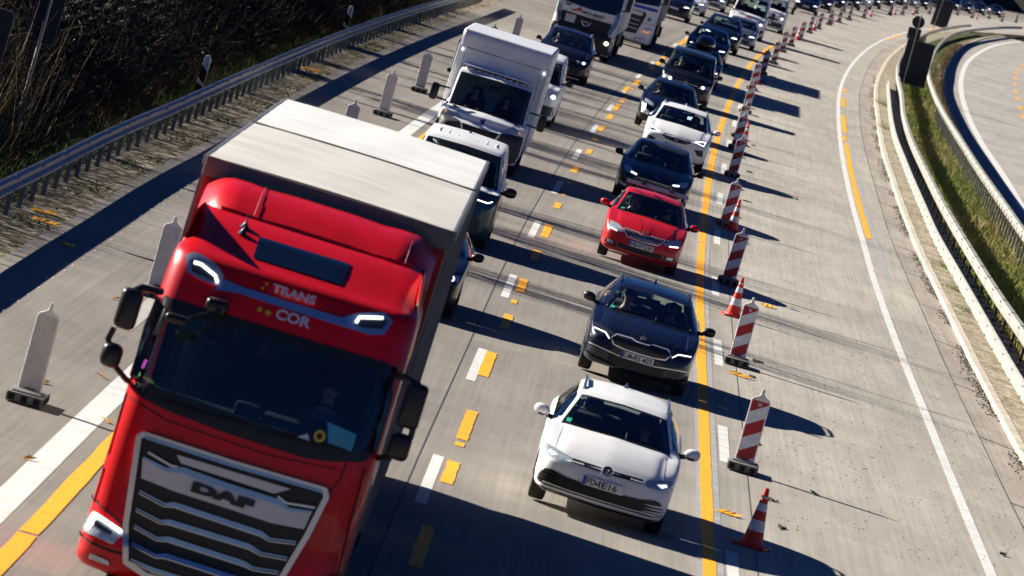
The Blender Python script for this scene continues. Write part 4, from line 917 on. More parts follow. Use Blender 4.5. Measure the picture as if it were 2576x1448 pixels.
def person(parent_unused, at, heading_, hair, top, lb, arms=None, hands=True, parent=None, scale=1.):
    """seated figure seen from the chest up: one continuous skinned body, face, hair and shirt as children"""
    t = at
    J = [(0, 0, .0), (0, .01, .22), (0, .015, .40), (0, .01, .475), (0, .0, .535), (0, -.012, .60), (0, -.01, .685), (0, 0, .755)]
    Rr = [(.15, .11), (.165, .12), (.15, .10), (.075, .07), (.052, .055), (.062, .075), (.072, .092), (.035, .045)]
    E = [(k, k+1) for k in range(7)]
    for s_ in (-1, 1):
        arm = (arms or {}).get(s_, [(s_*.185, .0, .39), (s_*.24, -.10, .20), (s_*.17, -.36, .22), (s_*.155, -.43, .255)])
        b = len(J); J += arm; Rr += [(.055, .055), (.045, .045), (.033, .033), (.028, .03)]; E += [(2, b), (b, b+1), (b+1, b+2), (b+2, b+3)]
        h = Vector(arm[3]); d = (Vector(arm[3])-Vector(arm[2])).normalized(); sd_ = Vector((1, 0, 0))
        if abs(d.x) > .8: sd_ = Vector((0, 0, 1))
        for f in range(4):      # four fingers and a thumb, bent
            b2 = len(J); o_ = sd_*(f-1.5)*.018; L_ = (.030, .036, .034, .026)[f]
            J += [tuple(h+d*.03+o_), tuple(h+d*(.03+L_)+o_+Vector((0, 0, -.006))), tuple(h+d*(.04+L_)+o_+Vector((0, .0, -.03)))]; Rr += [(.009, .009)]*3; E += [(b+3, b2), (b2, b2+1), (b2+1, b2+2)]
        b2 = len(J); J += [tuple(h+sd_*(-.035*s_)+d*.01), tuple(h+sd_*(-.045*s_)+d*.035)]; Rr += [(.010, .010)]*2; E += [(b+3, b2), (b2, b2+1)]
    me = bpy.data.meshes.new('person'); me.from_pydata([tuple(j) for j in J], E, [])
    o = bpy.data.objects.new('tmp', me); COL.objects.link(o); md = o.modifiers.new('s', 'SKIN'); md.use_smooth_shade = True
    for k, r in enumerate(Rr): me.skin_vertices[0].data[k].radius = r
    me.skin_vertices[0].data[0].use_root = True
    o.modifiers.new('d', 'SUBSURF').levels = 1
    dg = bpy.context.evaluated_depsgraph_get(); m2 = bpy.data.meshes.new_from_object(o.evaluated_get(dg)); bpy.data.objects.remove(o)
    m2.materials.clear(); m2.materials.append(M['skin']); m2.materials.append(top)
    for p in m2.polygons:
        c_ = p.center; p.use_smooth = True
        if c_.z < .46 and not any((c_-Vector(J[k])).length < .12 for k in range(8, len(J)) if k in (11, 12, 15, 16)) and (abs(c_.x) > .1 or c_.z < .46): p.material_index = 1 if (c_.z < .455 and c_.y > -.30) else 0
    m2.name = 'person'; b = bpy.data.objects.new('person', m2); COL.objects.link(b)
    f = MB()
    for s_ in (-1, 1): f.ell((s_*.026, -.078, .665), (.010, .006, .006), 8, 6, 1); f.box((s_*.026, -.084, .682), (.028, .006, .005), 0, 2); f.ell((s_*.072, .0, .655), (.010, .018, .028), 8, 6, 0)
    f.ell((0, -.093, .648), (.012, .018, .022), 8, 6, 0); f.ell((0, -.082, .622), (.022, .006, .006), 8, 6, 3)
    f.build('face', [M['skin'], M['cloth_white'], M['hair_brown'], M['lip']], b, smooth=60)
    hh = MB(); 
    V = []; 
    hh.ell((0, .018, .70), (.083, .098, .078), 16, 10)
    if hair == 'hair_blond':
        for s_ in (-1, 1): hh.ell((s_*.072, .01, .62), (.028, .06, .11), 10, 8)
        hh.ell((0, .06, .62), (.08, .045, .12), 10, 8)
    hh.build('hair', M[hair], b, smooth=60)
    b.location = at; b.rotation_euler = (0, 0, heading_); b.scale = (scale,)*3; tag(b, lb, 'person')
    b.parent = parent if parent is not None else None
    return b
M['lip'] = mat('lips', (.25, .08, .07), .5)
def interior(root, q, people=(), colour='seat'):
    yc, yr, zc, W = q['yc'], q['yr'], q['zc'], q['W']; sit = q.get('sit', .50)
    d = MB(); d.box((0, yc+.28, zc-.13), (W*1.62, .55, .22), .06); d.box((0, yc+.1, zc-.06), (W*1.5, .3, .06), .02); d.box((.0, yc+.62, zc-.05), (.18, .04, .12), .01)
    d.build('dashboard', M['black'], root)
    for sx in (-1, 1):
        s_ = MB(); x = sx*.37; ys = yr+.42
        s_.box((x, ys-.22, sit-.02), (.5, .52, .16), .06); M4 = Matrix.Rotation(math.radians(14), 4, 'X')
        s_.box((x, ys+.10, sit+.30), (.48, .14, .62), .06, M4=M4); s_.box((x, ys+.17, sit+.70), (.25, .10, .18), .045, M4=M4)
        for e in (-.05, .05): s_.tube([(x+e, ys+.17, sit+.55), (x+e, ys+.17, sit+.66)], .008, 6)
        s_.build('seat', M[colour], root)
    b = MB(); b.box((0, yr+1.55, sit+.25), (W*1.5, .16, .6), .06); b.box((-.35, yr+1.55, sit+.62), (.24, .1, .16), .04); b.box((.35, yr+1.55, sit+.62), (.24, .1, .16), .04); b.build('rear_seat', M[colour], root)
    w_ = MB(); c0 = Vector((.37, yc+.68, zc+.0)); n = 20; pts = [c0+Vector((.185*math.cos(2*math.pi*k/n), -.05*math.sin(2*math.pi*k/n), .18*math.sin(2*math.pi*k/n))) for k in range(n+1)]
    w_.tube(pts, .014, 6, caps=False); w_.box(c0, (.34, .02, .035), .008); w_.box(c0+Vector((0, 0, -.08)), (.035, .02, .16), .008); w_.build('steering_wheel', M['dark_grey'], root)
    for s_ in (-1, 1):      # pale inner pillar trim
        MB().tube([(s_*(q['wb']-.035), yc+.24, zc+.02), (s_*(lerp(q['wb'], q['wt'], .5)-.045), lerp(yc, yr, .5)+.16, lerp(zc, q['zr'], .5)-.01), (s_*(q['wt']-.05), yr+.08, q['zr']-.06)], [.03, .028, .02], 6).build('pillar_trim', M['trim_pale'], root)
    MB().box((0, lerp(yc, yr, .88), lerp(zc, q['zr'], .78)), (.24, .03, .06), .02).build('rear_view_mirror', M['black'], root)
FLOOR = {}
def make_car(q, name='car', cat='car'):
    root = empty(name); m = q['mat']; V, F, T = shell(q)
    slope = -(CAM_H-1.0)/q['Yd']; P = Proj(V, F, (q.get('Xd', 0)/q['Yd'], 1, slope)); q['P'] = P
    bf = [f for f, t in zip(F, T) if t == 'body']
    if q.get('upper'):
        mi = []
        for f in bf:
            z = sum(V[i][2] for i in f)/len(f); y = sum(V[i][1] for i in f)/len(f); x = abs(sum(V[i][0] for i in f)/len(f)); mi.append(1 if z > q['upper_z']+max(0, .35-y)*q.get('vee', 0)-(x*q.get('vee', 0)*.0) else 0)
        body = sub_mesh('body', V, bf, [m, q['upper']], root, mi=mi)
    else: body = sub_mesh('body', V, bf, m, root)
    fr = [f for f, t in zip(F, T) if t == 'frit']; sub_mesh('window_surround', V, fr, M['black'], root)
    sub_mesh('windscreen', V, [f for f, t in zip(F, T) if t == 'wind'], M['glass'], root)
    sub_mesh('rear_window', V, [f for f, t in zip(F, T) if t == 'rear'], M['side_glass'], root)
    for s_ in (-1, 1):
        sf = [f for f, t in zip(F, T) if t == 'side' and (sum(V[i][0] for i in f) > 0) == (s_ > 0)]
        if sf: sub_mesh('side_window', V, sf, M['side_glass'], root)
    R = q['R']
    for yy in (q['ya'], q['ya']+q['wb_']):
        for s_ in (-1, 1): make_wheel(root, s_*(q['W']-.125), yy, R, s_, q.get('tw', .215))
    u = MB(); u.box((0, q['L']/2, .24), (q['W']*1.5, q['L']-.5, .06), .01)
    for yy in (q['ya'], q['ya']+q['wb_']):
        u.tube([(-q['W']+.2, yy, R), (q['W']-.2, yy, R)], .05, 8)
        for s_ in (-1, 1):
            n = 10; a_ = [(yy+(R+.05)*math.cos(math.pi*k/n), R+(R+.05)*math.sin(math.pi*k/n)) for k in range(n+1)]; x0, x1 = s_*(q['W']-.32), s_*(q['W']-.03)
            u.add([(x, a, b) for a, b in a_ for x in (x0, x1)], [(2*k, 2*k+1, 2*k+3, 2*k+2) for k in range(n)])
            u.add([(x0, a, b) for a, b in a_]+[(x0, yy, R)], [(k, k+1, n+1) for k in range(n)])
    u.build('underbody', M['matte_black'], root)
    mm = q.get('mirror_mat', m)
    for s_ in (-1, 1): make_mirror(root, q, s_, mm)
    if q.get('inside', True): interior(root, q)
    # bonnet shut line and windscreen wipers
    for s_ in (-1, 1):
        pts = []
        for k in range(9):
            t = k/8; x = s_*q['W']*(.80-.03*t); y = lerp(.22, q['yc']-.02, t)
            h = P.b.ray_cast(Vector((x, y, 3)), Vector((0, 0, -1)))
            if h[0] is not None: pts.append(h[0]+Vector((0, 0, .001)))
        if len(pts) > 2: MB().tube(pts, .0022, 4).build('shut_line', M['grille'], body, smooth=0)
    wp = MB()
    for x0, x1 in ((-.62, .0), (.05, .62)):
        pts = []
        for k in range(7):
            x = lerp(x0, x1, k/6)*q['wb']/.72; y = q['yc']+.055+.03*(k/6)
            h = P.b.ray_cast(Vector((x, y+.16*(x/q['W'])**2, 3)), Vector((0, 0, -1)))
            if h[0] is not None: pts.append(h[0]+Vector((0, -.01, .015)))
        if len(pts) > 2: wp.tube(pts, .008, 5)
    wp.build('wiper', M['black'], root)
    if q.get('rails'):
        for s_ in (-1, 1):
            pts = []; n = 12
            for k in range(n+1):
                t = k/n; y = lerp(q['yr']+.28, q['L']-.75, t); x = s_*(q['wt']-.005)
                h = P.b.ray_cast(Vector((x, y, 3)), Vector((0, 0, -1))); up = .045*min(1, 6*t, 6*(1-t))
                pts.append(h[0]+Vector((0, 0, up+.004)))
            MB().tube(pts, .02, 8).build('roof_rail', q['rails'], root)
    if q.get('antenna', True):
        y = q['L']-1.0; h = P.b.ray_cast(Vector((q.get('antx', -.02), y, 3)), Vector((0, 0, -1)))
        a = MB(); b = h[0]; a.add([(b.x-.03, b.y-.09, b.z-.005), (b.x+.03, b.y-.09, b.z-.005), (b.x+.03, b.y+.07, b.z-.005), (b.x-.03, b.y+.07, b.z-.005), (b.x, b.y+.06, b.z+.075)], [(0, 1, 4), (1, 2, 4), (2, 3, 4), (3, 0, 4), (0, 3, 2, 1)])
        a.build('antenna', q.get('ant_mat', m), root, smooth=0)
    if q.get('front'): q['front'](root, P, q, body)
    return root
def headlamps(root, P, half, q=None, lit=True, drl=None, beam=None, dark=False, glow=None):
    for s_ in (1, -1):
        pl = half if s_ > 0 else mir(half)
        h = P.poly('headlight', pl, M['lamp_dark'] if dark else M['lamp_in'], root, off=.006)
        if glow: P.poly('lamp', glow if s_ > 0 else mir(glow), M['glow'], h, off=.014, step=.03)
        if beam:
            for bx_, bz, br in beam: P.poly('lamp', [(s_*(bx_+.8*br*math.cos(a*math.pi/5)), bz+.7*br*math.sin(a*math.pi/5)) for a in range(10)], M['beam'] if lit else M['chrome'], h, off=.014, step=.03)
        if drl:
            for d in drl: P.ribbon('daytime_light', [(s_*x, z) for x, z in d[0]], d[1], M['drl'], h, off=.016)
def badge(root, P, x, z, r, m, kind='ring'):
    p = P.at(x, z, .02) or Vector((x, 0, z)); M4 = Matrix.Rotation(math.radians(-18), 4, 'X'); o = MB()
    n = 20; pts = [(r*math.cos(2*math.pi*k/n), 0, r*math.sin(2*math.pi*k/n)) for k in range(n+1)]
    o.tube([M4 @ Vector(q) for q in pts], r*.13, 6, caps=False)
    L = lambda a, b, w_=.12: o.tube([M4 @ Vector((a[0]*r, -.004, a[1]*r)), M4 @ Vector((b[0]*r, -.004, b[1]*r))], r*w_, 5)
    if kind == 'vw':
        L((-.42, .85), (-.12, .12)); L((-.12, .12), (.12, .12), .08); L((.42, .85), (.12, .12)); L((-.85, .4), (-.32, -.85)); L((-.32, -.85), (0, -.02)); L((0, -.02), (.32, -.85)); L((.32, -.85), (.85, .4))
    elif kind == 'arrow':
        L((-.6, -.35), (.5, -.25)); L((.5, -.25), (.35, .45)); L((-.4, .1), (.35, .45)); L((-.1, .2), (.1, -.3))
    elif kind == 'star':
        for a in (90, 210, 330): L((0, 0), (math.cos(math.radians(a)), math.sin(math.radians(a))), .1)
    b = o.build('badge', m, root); b.location = p
    MB().lathe([(0, 0), (r*.98, 0)], axis='y', n=18).build('badge_disc', q_disc(kind), b); return b
M['glow'] = mat('lit lamp glass', (.85, .87, .9), .25, emit=(1, .98, .95), estr=.45, var=.6, vscale=25)
M['trim_pale'] = mat('pale pillar trim', (.62, .66, .56), .7)
def q_disc(kind): return M['blue_strip'] if kind == 'x' else M['lamp_dark']
# ------------------------------------------------------------------ the cars of the queue
TILT = math.radians(1.6)      # the carriageway falls to the right
def place(root, x, y, label, cat, group=None, dh=0, tilt=TILT):
    root.location = (x, y, 0); root.rotation_euler = (0, tilt, -(heading(y+2)*.9+dh)); tag(root, label, cat, group)
    bpy.context.view_layer.update(); return root
def seat_person(root, q, side, hair, top, lb, arms=None, dy=0, dz=0, s=1.0):
    p = root.matrix_world @ Vector((side*.37, q['yr']+.30+dy, q.get('sit', .50)+.05+dz))
    return person(None, p, root.rotation_euler.z, hair, M[top], lb, arms, scale=s)
PM = lambda n, c, metal=.0: paint(n, c, metal)
M['p_white'] = paint('white car paint', (.84, .84, .84), 0, .2, .45); M['p_blue'] = PM('dark blue car paint', (.006, .011, .030), .2)
M['p_red'] = paint('red car paint', (.62, .006, .012), 0, .4, .38); M['p_grey'] = paint('blue grey car paint', (.026, .029, .036), 0, .45, .35)
M['p_black'] = PM('black car paint', (.008, .010, .018), .2); M['p_lblue'] = PM('silver blue car paint', (.16, .20, .30), .5)
M['p_silver'] = PM('silver car paint', (.40, .42, .46), .6); M['p_teal'] = PM('teal van paint', (.008, .05, .075), .4)
M['p_navy'] = PM('navy car paint', (.005, .009, .026), .2)

# 1 white estate
def f_golf(root, P, q, body):
    headlamps(root, P, [(.44, .645), (.45, .700), (.70, .762), (.838, .797), (.805, .70), (.73, .638), (.55, .622)], beam=None, glow=[(.64, .692), (.75, .728), (.775, .70), (.71, .662)])
    P.poly('front_band', [(.455, .70), (.455, .648), (0, .632), (-.455, .648), (-.455, .70), (0, .690)], M['black'], root, off=.007)
    P.ribbon('light_strip', [(-.45, .703), (0, .694), (.45, .703)], .008, M['chrome'], root, off=.012)
    I = [(0, .43), (.27, .43), (.48, .443), (.66, .483), (.74, .475), (.79, .40), (.80, .325), (.68, .292), (.3, .285), (0, .282)]
    gr = P.poly('lower_grille', full(I), M['grille'], root, off=.004)
    P.ribbon('grille_surround', full(I), .022, M['black'], gr, off=.014, closed=True)
    P.ribbon('grille_lip', [(-.73, .318), (-.4, .300), (0, .296), (.4, .300), (.73, .318)], .012, q['mat'], gr, off=.018)
    for s_ in (1, -1):
        for a, b in (((.79, .435), (.55, .415)), ((.805, .395), (.57, .375)), ((.805, .355), (.55, .335)), ((.79, .32), (.5, .305))):
            P.ribbon('fin', [(s_*a[0], a[1]), (s_*lerp(a[0], b[0], .4), a[1]-.012), (s_*b[0], b[1])], .02, q['mat'], gr, off=.016, wds=[.024, .018, .004])
    P.ribbon('front_lip', [(-.80, .245), (-.5, .225), (0, .215), (.5, .225), (.80, .245)], .03, M['black'], root, off=.02)
    plate(root, P, -.0, .487, ('FD', 'IE', '16')); badge(root, P, 0, .662, .066, M['chrome'], 'vw')
    P.poly('sticker', [(-.66, 1.12), (-.60, 1.12), (-.59, 1.17), (-.65, 1.17)], M['sticker_green'], root, off=.01)
G1 = dict(L=4.6, W=.875, zh=.715, yc=1.02, zc=.985, yr=1.85, zr=1.325, zf=1.42, wb=.70, wt=.555, R=.325, ya=.87, wb_=2.67, mat=M['p_white'], Yd=77.8, front=f_golf, rails=M['p_lblue'], mz=1.0, ant_mat=M['p_lblue'])
c = place(make_car(G1), 1.715, 77.9, 'white estate car with dark roof rails nearest the camera in the right lane', 'car', 'cars queueing in the right lane')
seat_person(c, G1, 1, 'hair_brown', 'cloth_dark', 'driver of the nearest white estate car, dark top, hands on the wheel', dz=-.08)

# 2 dark blue estate
def f_oct(root, P, q, body):
    headlamps(root, P, [(.81, .828), (.565, .775), (.44, .726), (.505, .645), (.54, .632), (.60, .70), (.80, .727)], drl=[([(.80, .735), (.60, .712), (.515, .635)], .014)], dark=True)
    I = [(0, .712), (.10, .714), (.17, .742), (.42, .738), (.492, .66), (.42, .565), (.23, .54), (0, .536)]
    gr = P.poly('grille', full(I), M['grille'], root, off=.004)
    P.ribbon('grille_frame', full(I), .020, M['chrome'], gr, off=.014, closed=True)
    for k in range(-14, 15):
        x = k*.032; P.ribbon('bar', [(x, .70 if abs(x) < .14 else .725), (x, .56)], .008, M['lamp_dark'], gr, off=.010)
    J = [(0, .405), (.27, .405), (.68, .448), (.775, .44), (.72, .37), (.45, .275), (0, .262)]
    lo = P.poly('lower_grille', full(J), M['grille'], root, off=.004)
    for s_ in (1, -1):
        P.ribbon('chrome_strip', [(s_*.81, .482), (s_*.68, .470), (s_*.27, .415)], .014, M['chrome'], root, off=.013)
        dm = MB()
        for r in range(5):
            for k in range(7):
                x = .46+k*.045+(r % 2)*.022; z = .425-r*.028
                p = P.at(s_*x, z, .012)
                if p and z > .29+(x-.45)*.25: dm.box(p, (.014, .01, .010), .003)
        dm.build('mesh_studs', M['silver'], lo)
        P.ribbon('front_lip', [(s_*.84, .36), (s_*.68, .30), (s_*.3, .245)], .022, M['p_lblue'], root, off=.014)
        P.ribbon('bonnet_crease', [(s_*.60, 1.02), (s_*.50, .88), (s_*.40, .765)], .006, q['mat'], body, off=.006, depth=.01)
    plate(root, P, 0.0, .462, ('LM', 'BS', '403')); badge(root, P, 0, .785, .042, M['chrome'], 'arrow')
    P.poly('sticker', [(-.66, 1.11), (-.59, 1.11), (-.585, 1.155), (-.655, 1.155)], M['sticker_green'], root, off=.01)
G2 = dict(L=4.69, W=.885, zh=.755, yc=1.05, zc=.995, yr=1.95, zr=1.355, zf=1.435, wb=.715, wt=.57, R=.33, ya=.88, wb_=2.68, mat=M['p_blue'], Yd=99.3, Xd=2, front=f_oct, rails=M['p_navy'], mirror_mat=M['black'], mz=1.04)
c = place(make_car(G2), 2.175, 99.3, 'dark blue estate car with chrome framed grille and roof rails, second in the right lane', 'car', 'cars queueing in the right lane')
seat_person(c, G2, 1, 'hair_brown', 'cloth_maroon', 'driver of the dark blue estate car, maroon top, facing forward')
seat_person(c, G2, -1, 'hair_brown', 'cloth_dark', 'passenger of the dark blue estate car, one arm raised to the side window', arms={-1: [(-.185, .0, .39), (-.30, -.12, .36), (-.36, -.30, .58), (-.33, -.34, .64)]})

# 3 red hatchback with a roof rack
def f_fab(root, P, q, body):
    headlamps(root, P, [(.752, .785), (.564, .754), (.424, .684), (.41, .618), (.547, .597), (.745, .635)], beam=None, drl=[([(.73, .645), (.56, .612)], .022)])
    I = [(0, .668), (.06, .672), (.13, .705), (.43, .712), (.41, .65), (.32, .556), (0, .54)]
    gr = P.poly('grille', full(I), M['grille'], root, off=.004); P.ribbon('grille_frame', full(I), .018, M['chrome'], gr, off=.014, closed=True)
    for k in range(-11, 12):
        x = k*.034; P.ribbon('bar', [(x, .655 if abs(x) < .09 else .695), (x+.004*(x > 0)-.004*(x < 0), .565 if abs(x) < .3 else .60)], .012, M['silver'], gr, off=.012)
    J = [(0, .385), (.25, .388), (.47, .405), (.455, .30), (0, .272)]; lo = P.poly('lower_grille', full(J), M['grille'], root, off=.004)
    P.ribbon('slat', [(-.44, .345), (0, .33), (.44, .345)], .012, M['dark_grey'], lo, off=.012)
    for s_ in (1, -1):
        fg = [(.735, .41), (.53, .41), (.475, .285), (.60, .31), (.745, .335)]
        h = P.poly('fog_lamp', fg if s_ > 0 else mir(fg), M['black'], root, off=.005)
        P.poly('lens', [(s_*x, z) for x, z in ([(.70, .40), (.57, .40), (.55, .335), (.69, .345)] if s_ > 0 else [(.70, .40), (.57, .40), (.55, .335), (.69, .345)][::-1])], M['lamp_in'], h, off=.012)
        P.ribbon('bonnet_crease', [(s_*.16, .99), (s_*.10, .85), (s_*.07, .70)], .007, q['mat'], body, off=.008, depth=.012)
        P.ribbon('bonnet_crease', [(s_*.58, .97), (s_*.55, .86), (s_*.47, .76)], .006, q['mat'], body, off=.006, depth=.01)
    P.ribbon('front_lip', [(-.76, .285), (-.45, .25), (0, .235), (.45, .25), (.76, .285)], .02, M['black'], root, off=.012)
    plate(root, P, 0, .449, ('HB', 'JH', '235')); badge(root, P, 0, .732, .045, M['chrome'], 'arrow')
    P.poly('sticker', [(-.63, 1.07), (-.56, 1.07), (-.555, 1.11), (-.625, 1.11)], M['sticker_green'], root, off=.01)
G3 = dict(L=4.0, W=.84, zh=.725, yc=.95, zc=.975, yr=1.72, zr=1.345, zf=1.425, wb=.68, wt=.555, R=.31, ya=.84, wb_=2.47, mat=M['p_red'], Yd=128.1, Xd=2.3, front=f_fab, rear='hatch', mz=.985, ant_mat=M['black'])
c3 = place(make_car(G3), 2.27, 128.2, 'red hatchback carrying an empty rack on its roof, third in the right lane', 'car', 'cars queueing in the right lane')
seat_person(c3, G3, 1, 'hair_brown', 'cloth_dark', 'driver of the red hatchback, short dark hair and dark top')
seat_person(c3, G3, -1, 'hair_blond', 'cloth_dark', 'passenger of the red hatchback, long blond hair and dark top')
rk = empty('roof_rack', (0, 0, 0)); tag(rk, 'thin two bar rack with clamps on the roof of the red hatchback', 'roof rack')
rk.matrix_world = c3.matrix_world.copy(); rk.location.z = 0
for yy in (2.0, 2.62):
    b = MB(); b.tube([(-.66, yy, 1.545), (.66, yy, 1.545)], .016, 8); b.tube([(-.66, yy-.09, 1.535), (.66, yy-.09, 1.535)], .012, 8); b.build('crossbar', M['silver'], rk)
    f = MB()
    for s_ in (-1, 1): f.box((s_*.56, yy, 1.49), (.07, .10, .10), .02)
    f.build('rack_foot', M['black'], rk)
for x in (-.30, .30):
    f = MB(); f.box((x, 2.0, 1.58), (.08, .14, .05), .015); f.box((x+.03, 1.95, 1.62), (.03, .05, .08), .01); f.box((x-.05, 2.02, 1.61), (.025, .1, .06), .01)
    f.tube([(x-.06, 1.95, 1.56), (x-.03, 1.93, 1.65), (x+.05, 1.93, 1.66), (x+.07, 1.95, 1.57)], .009, 6); f.build('clamp', M['black'], rk)

# 4 dark grey hatchback
def f_foc(root, P, q, body):
    headlamps(root, P, [(.785, .85), (.60, .775), (.43, .69), (.465, .645), (.74, .68), (.80, .76)], drl=[([(.45, .672), (.60, .70)], .03)])
    I = [(0, .62), (.40, .615), (.46, .58), (.34, .38), (0, .35)]; gr = P.poly('grille', full(I), M['grille'], root, off=.004)
    for z in (.44, .49, .54, .59): P.ribbon('bar', [(-.38, z), (.38, z)], .009, M['silver'], gr, off=.010)
    P.ribbon('grille_frame', full(I), .014, M['silver'], gr, off=.012, closed=True)
    for s_ in (1, -1):
        fg = [(.80, .43), (.60, .37), (.63, .31), (.78, .35)]; h = P.poly('fog_lamp', fg if s_ > 0 else mir(fg), M['lamp_in'], root, off=.005)
        P.ribbon('bonnet_crease', [(s_*.22, .99), (s_*.18, .85), (s_*.22, .70)], .007, q['mat'], body, off=.006, depth=.01)
    plate(root, P, 0, .33, None); p = P.at(0, .735, .01); b = MB().ell((0, 0, 0), (.06, .012, .024), 14, 8).build('badge', M['blue_strip'], root); b.location = p
G4 = dict(L=4.36, W=.905, zh=.735, yc=1.0, zc=.965, yr=1.82, zr=1.35, zf=1.46, wb=.70, wt=.575, R=.33, ya=.9, wb_=2.65, mat=M['p_grey'], Yd=151.5, Xd=2.6, front=f_foc, rear='hatch', mirror_mat=M['black'], mz=.98, ant_mat=M['black'], antx=.0)
c = place(make_car(G4), 2.575, 151.6, 'dark blue grey hatchback partly hidden by the rack of the red hatchback', 'car', 'cars queueing in the right lane')
seat_person(c, G4, 1, 'hair_brown', 'cloth_blue', 'driver of the dark grey hatchback, blue top, hands high on the wheel', arms={1: [(.185, .0, .39), (.24, -.14, .30), (.12, -.36, .34), (.10, -.42, .38)], -1: [(-.185, .0, .39), (-.24, -.14, .30), (-.12, -.36, .34), (-.10, -.42, .38)]})

# 5 white sport utility
def f_ate(root, P, q, body):
    hd = [(.835, .935), (.485, .845), (.60, .79), (.78, .765)]
    for s_ in (1, -1):
        h = P.poly('headlight', hd if s_ > 0 else mir(hd), M['lamp_dark'], root, off=.006)
        P.ribbon('daytime_light', [(s_*x, z) for x, z in [(.50, .845), (.80, .915), (.765, .79), (.52, .835)]], .02, M['drl'], h, off=.016)
        fg = [(.545, .625), (.78, .67), (.835, .49), (.68, .483)]; P.poly('air_intake', fg if s_ > 0 else mir(fg), M['grille'], root, off=.006)
    I = [(0, .83), (.37, .838), (.425, .775), (.30, .683), (0, .665)]; gr = P.poly('grille', full(I), M['grille'], root, off=.004); P.ribbon('grille_frame', full(I), .012, M['silver'], gr, off=.012, closed=True)
    J = [(0, .47), (.42, .48), (.36, .34), (0, .31)]; P.poly('lower_grille', full(J), M['grille'], root, off=.004)
    P.poly('badge', [(-.07, .72), (.07, .72), (.07, .80), (-.07, .80)], M['blue_strip'], gr, off=.014)
    for z in (.735, .76, .785): P.ribbon('badge_bar', [(-.055, z), (.055, z)], .010, M['silver'], gr, off=.022)
    plate(root, P, 0, .55, None)
G5 = dict(L=4.38, W=.93, zh=.85, yc=1.05, zc=1.115, yr=1.9, zr=1.495, zf=1.59, wb=.735, wt=.615, R=.34, ya=.9, wb_=2.63, mat=M['p_white'], Yd=175, Xd=3.3, front=f_ate, rails=M['silver'], mz=1.14, lip=.34, zb=.26, sit=.62)
c = place(make_car(G5), 3.25, 175, 'white sport utility car with silver roof rails behind the dark hatchback', 'car', 'cars queueing in the right lane')
seat_person(c, G5, 1, 'hair_brown', 'cloth_dark', 'driver of the white sport utility car, dark top')

# 6 small dark crossover with three claw lights
def f_p2008(root, P, q, body):
    hd = [(.77, .91), (.48, .82), (.42, .70), (.76, .80)]; headlamps(root, P, hd)
    for s_ in (1, -1):
        for k in range(3): P.ribbon('daytime_light', [(s_*(.785-.05*k), .755-.008*k), (s_*(.74-.05*k), .45)], .022, M['drl'], root, off=.014)
    I = [(0, .72), (.38, .70), (.34, .45), (0, .42)]; P.poly('grille', full(I), M['grille'], root, off=.004)
    P.ribbon('front_lip', [(-.78, .36), (0, .30), (.78, .36)], .08, M['black'], root, off=.012); plate(root, P, 0, .40, None)
G6 = dict(L=4.3, W=.885, zh=.80, yc=.98, zc=1.05, yr=1.8, zr=1.45, zf=1.54, wb=.69, wt=.555, R=.34, ya=.85, wb_=2.6, mat=M['p_navy'], Yd=194.4, Xd=3.1, front=f_p2008, rear='hatch', mirror_mat=M['black'], mz=1.08, lip=.33, zb=.25, sit=.6)
c = place(make_car(G6), 3.10, 194.4, 'small dark blue crossover with claw shaped lights, peeking out left of the white sport utility', 'car', 'cars queueing in the right lane')
seat_person(c, G6, 1, 'hair_brown', 'cloth_dark', 'driver of the small dark crossover, in shade'); seat_person(c, G6, -1, 'hair_blond', 'cloth_white', 'passenger of the small dark crossover, face in sunlight')

# 7 boxy dark van-like car
def f_cad(root, P, q, body):
    headlamps(root, P, [(.86, .88), (.52, .84), (.46, .72), (.84, .74)], beam=[(.60, .78, .075)])
    I = [(0, .86), (.44, .83), (.40, .70), (0, .68)]; gr = P.poly('grille', full(I), M['grille'], root, off=.004)
    P.ribbon('bar', [(-.42, .775), (.42, .775)], .015, M['silver'], gr, off=.012); badge(root, P, 0, .775, .065, M['chrome'], 'vw')
    P.poly('lower_grille', full([(0, .48), (.6, .48), (.55, .34), (0, .32)]), M['grille'], root, off=.004); plate(root, P, 0, .55, None)
G7 = dict(L=4.6, W=.93, zh=.90, yc=.78, zc=1.15, yr=1.52, zr=1.76, zf=1.86, wb=.79, wt=.70, R=.33, ya=.85, wb_=2.8, mat=M['p_black'], Yd=222, Xd=4, front=f_cad, rear='van', mirror_mat=M['black'], mz=1.2, mir=1.15, sit=.75, winend=10, antenna=False)
c = place(make_car(G7, 'van'), 3.93, 222, 'boxy dark people carrier with tall windscreen and several heads inside, behind the small crossover', 'van', 'cars queueing in the right lane')
seat_person(c, G7, 1, 'hair_brown', 'cloth_blue', 'driver of the boxy dark people carrier, blue top'); seat_person(c, G7, -1, 'hair_brown', 'cloth_dark', 'passenger of the boxy dark people carrier')

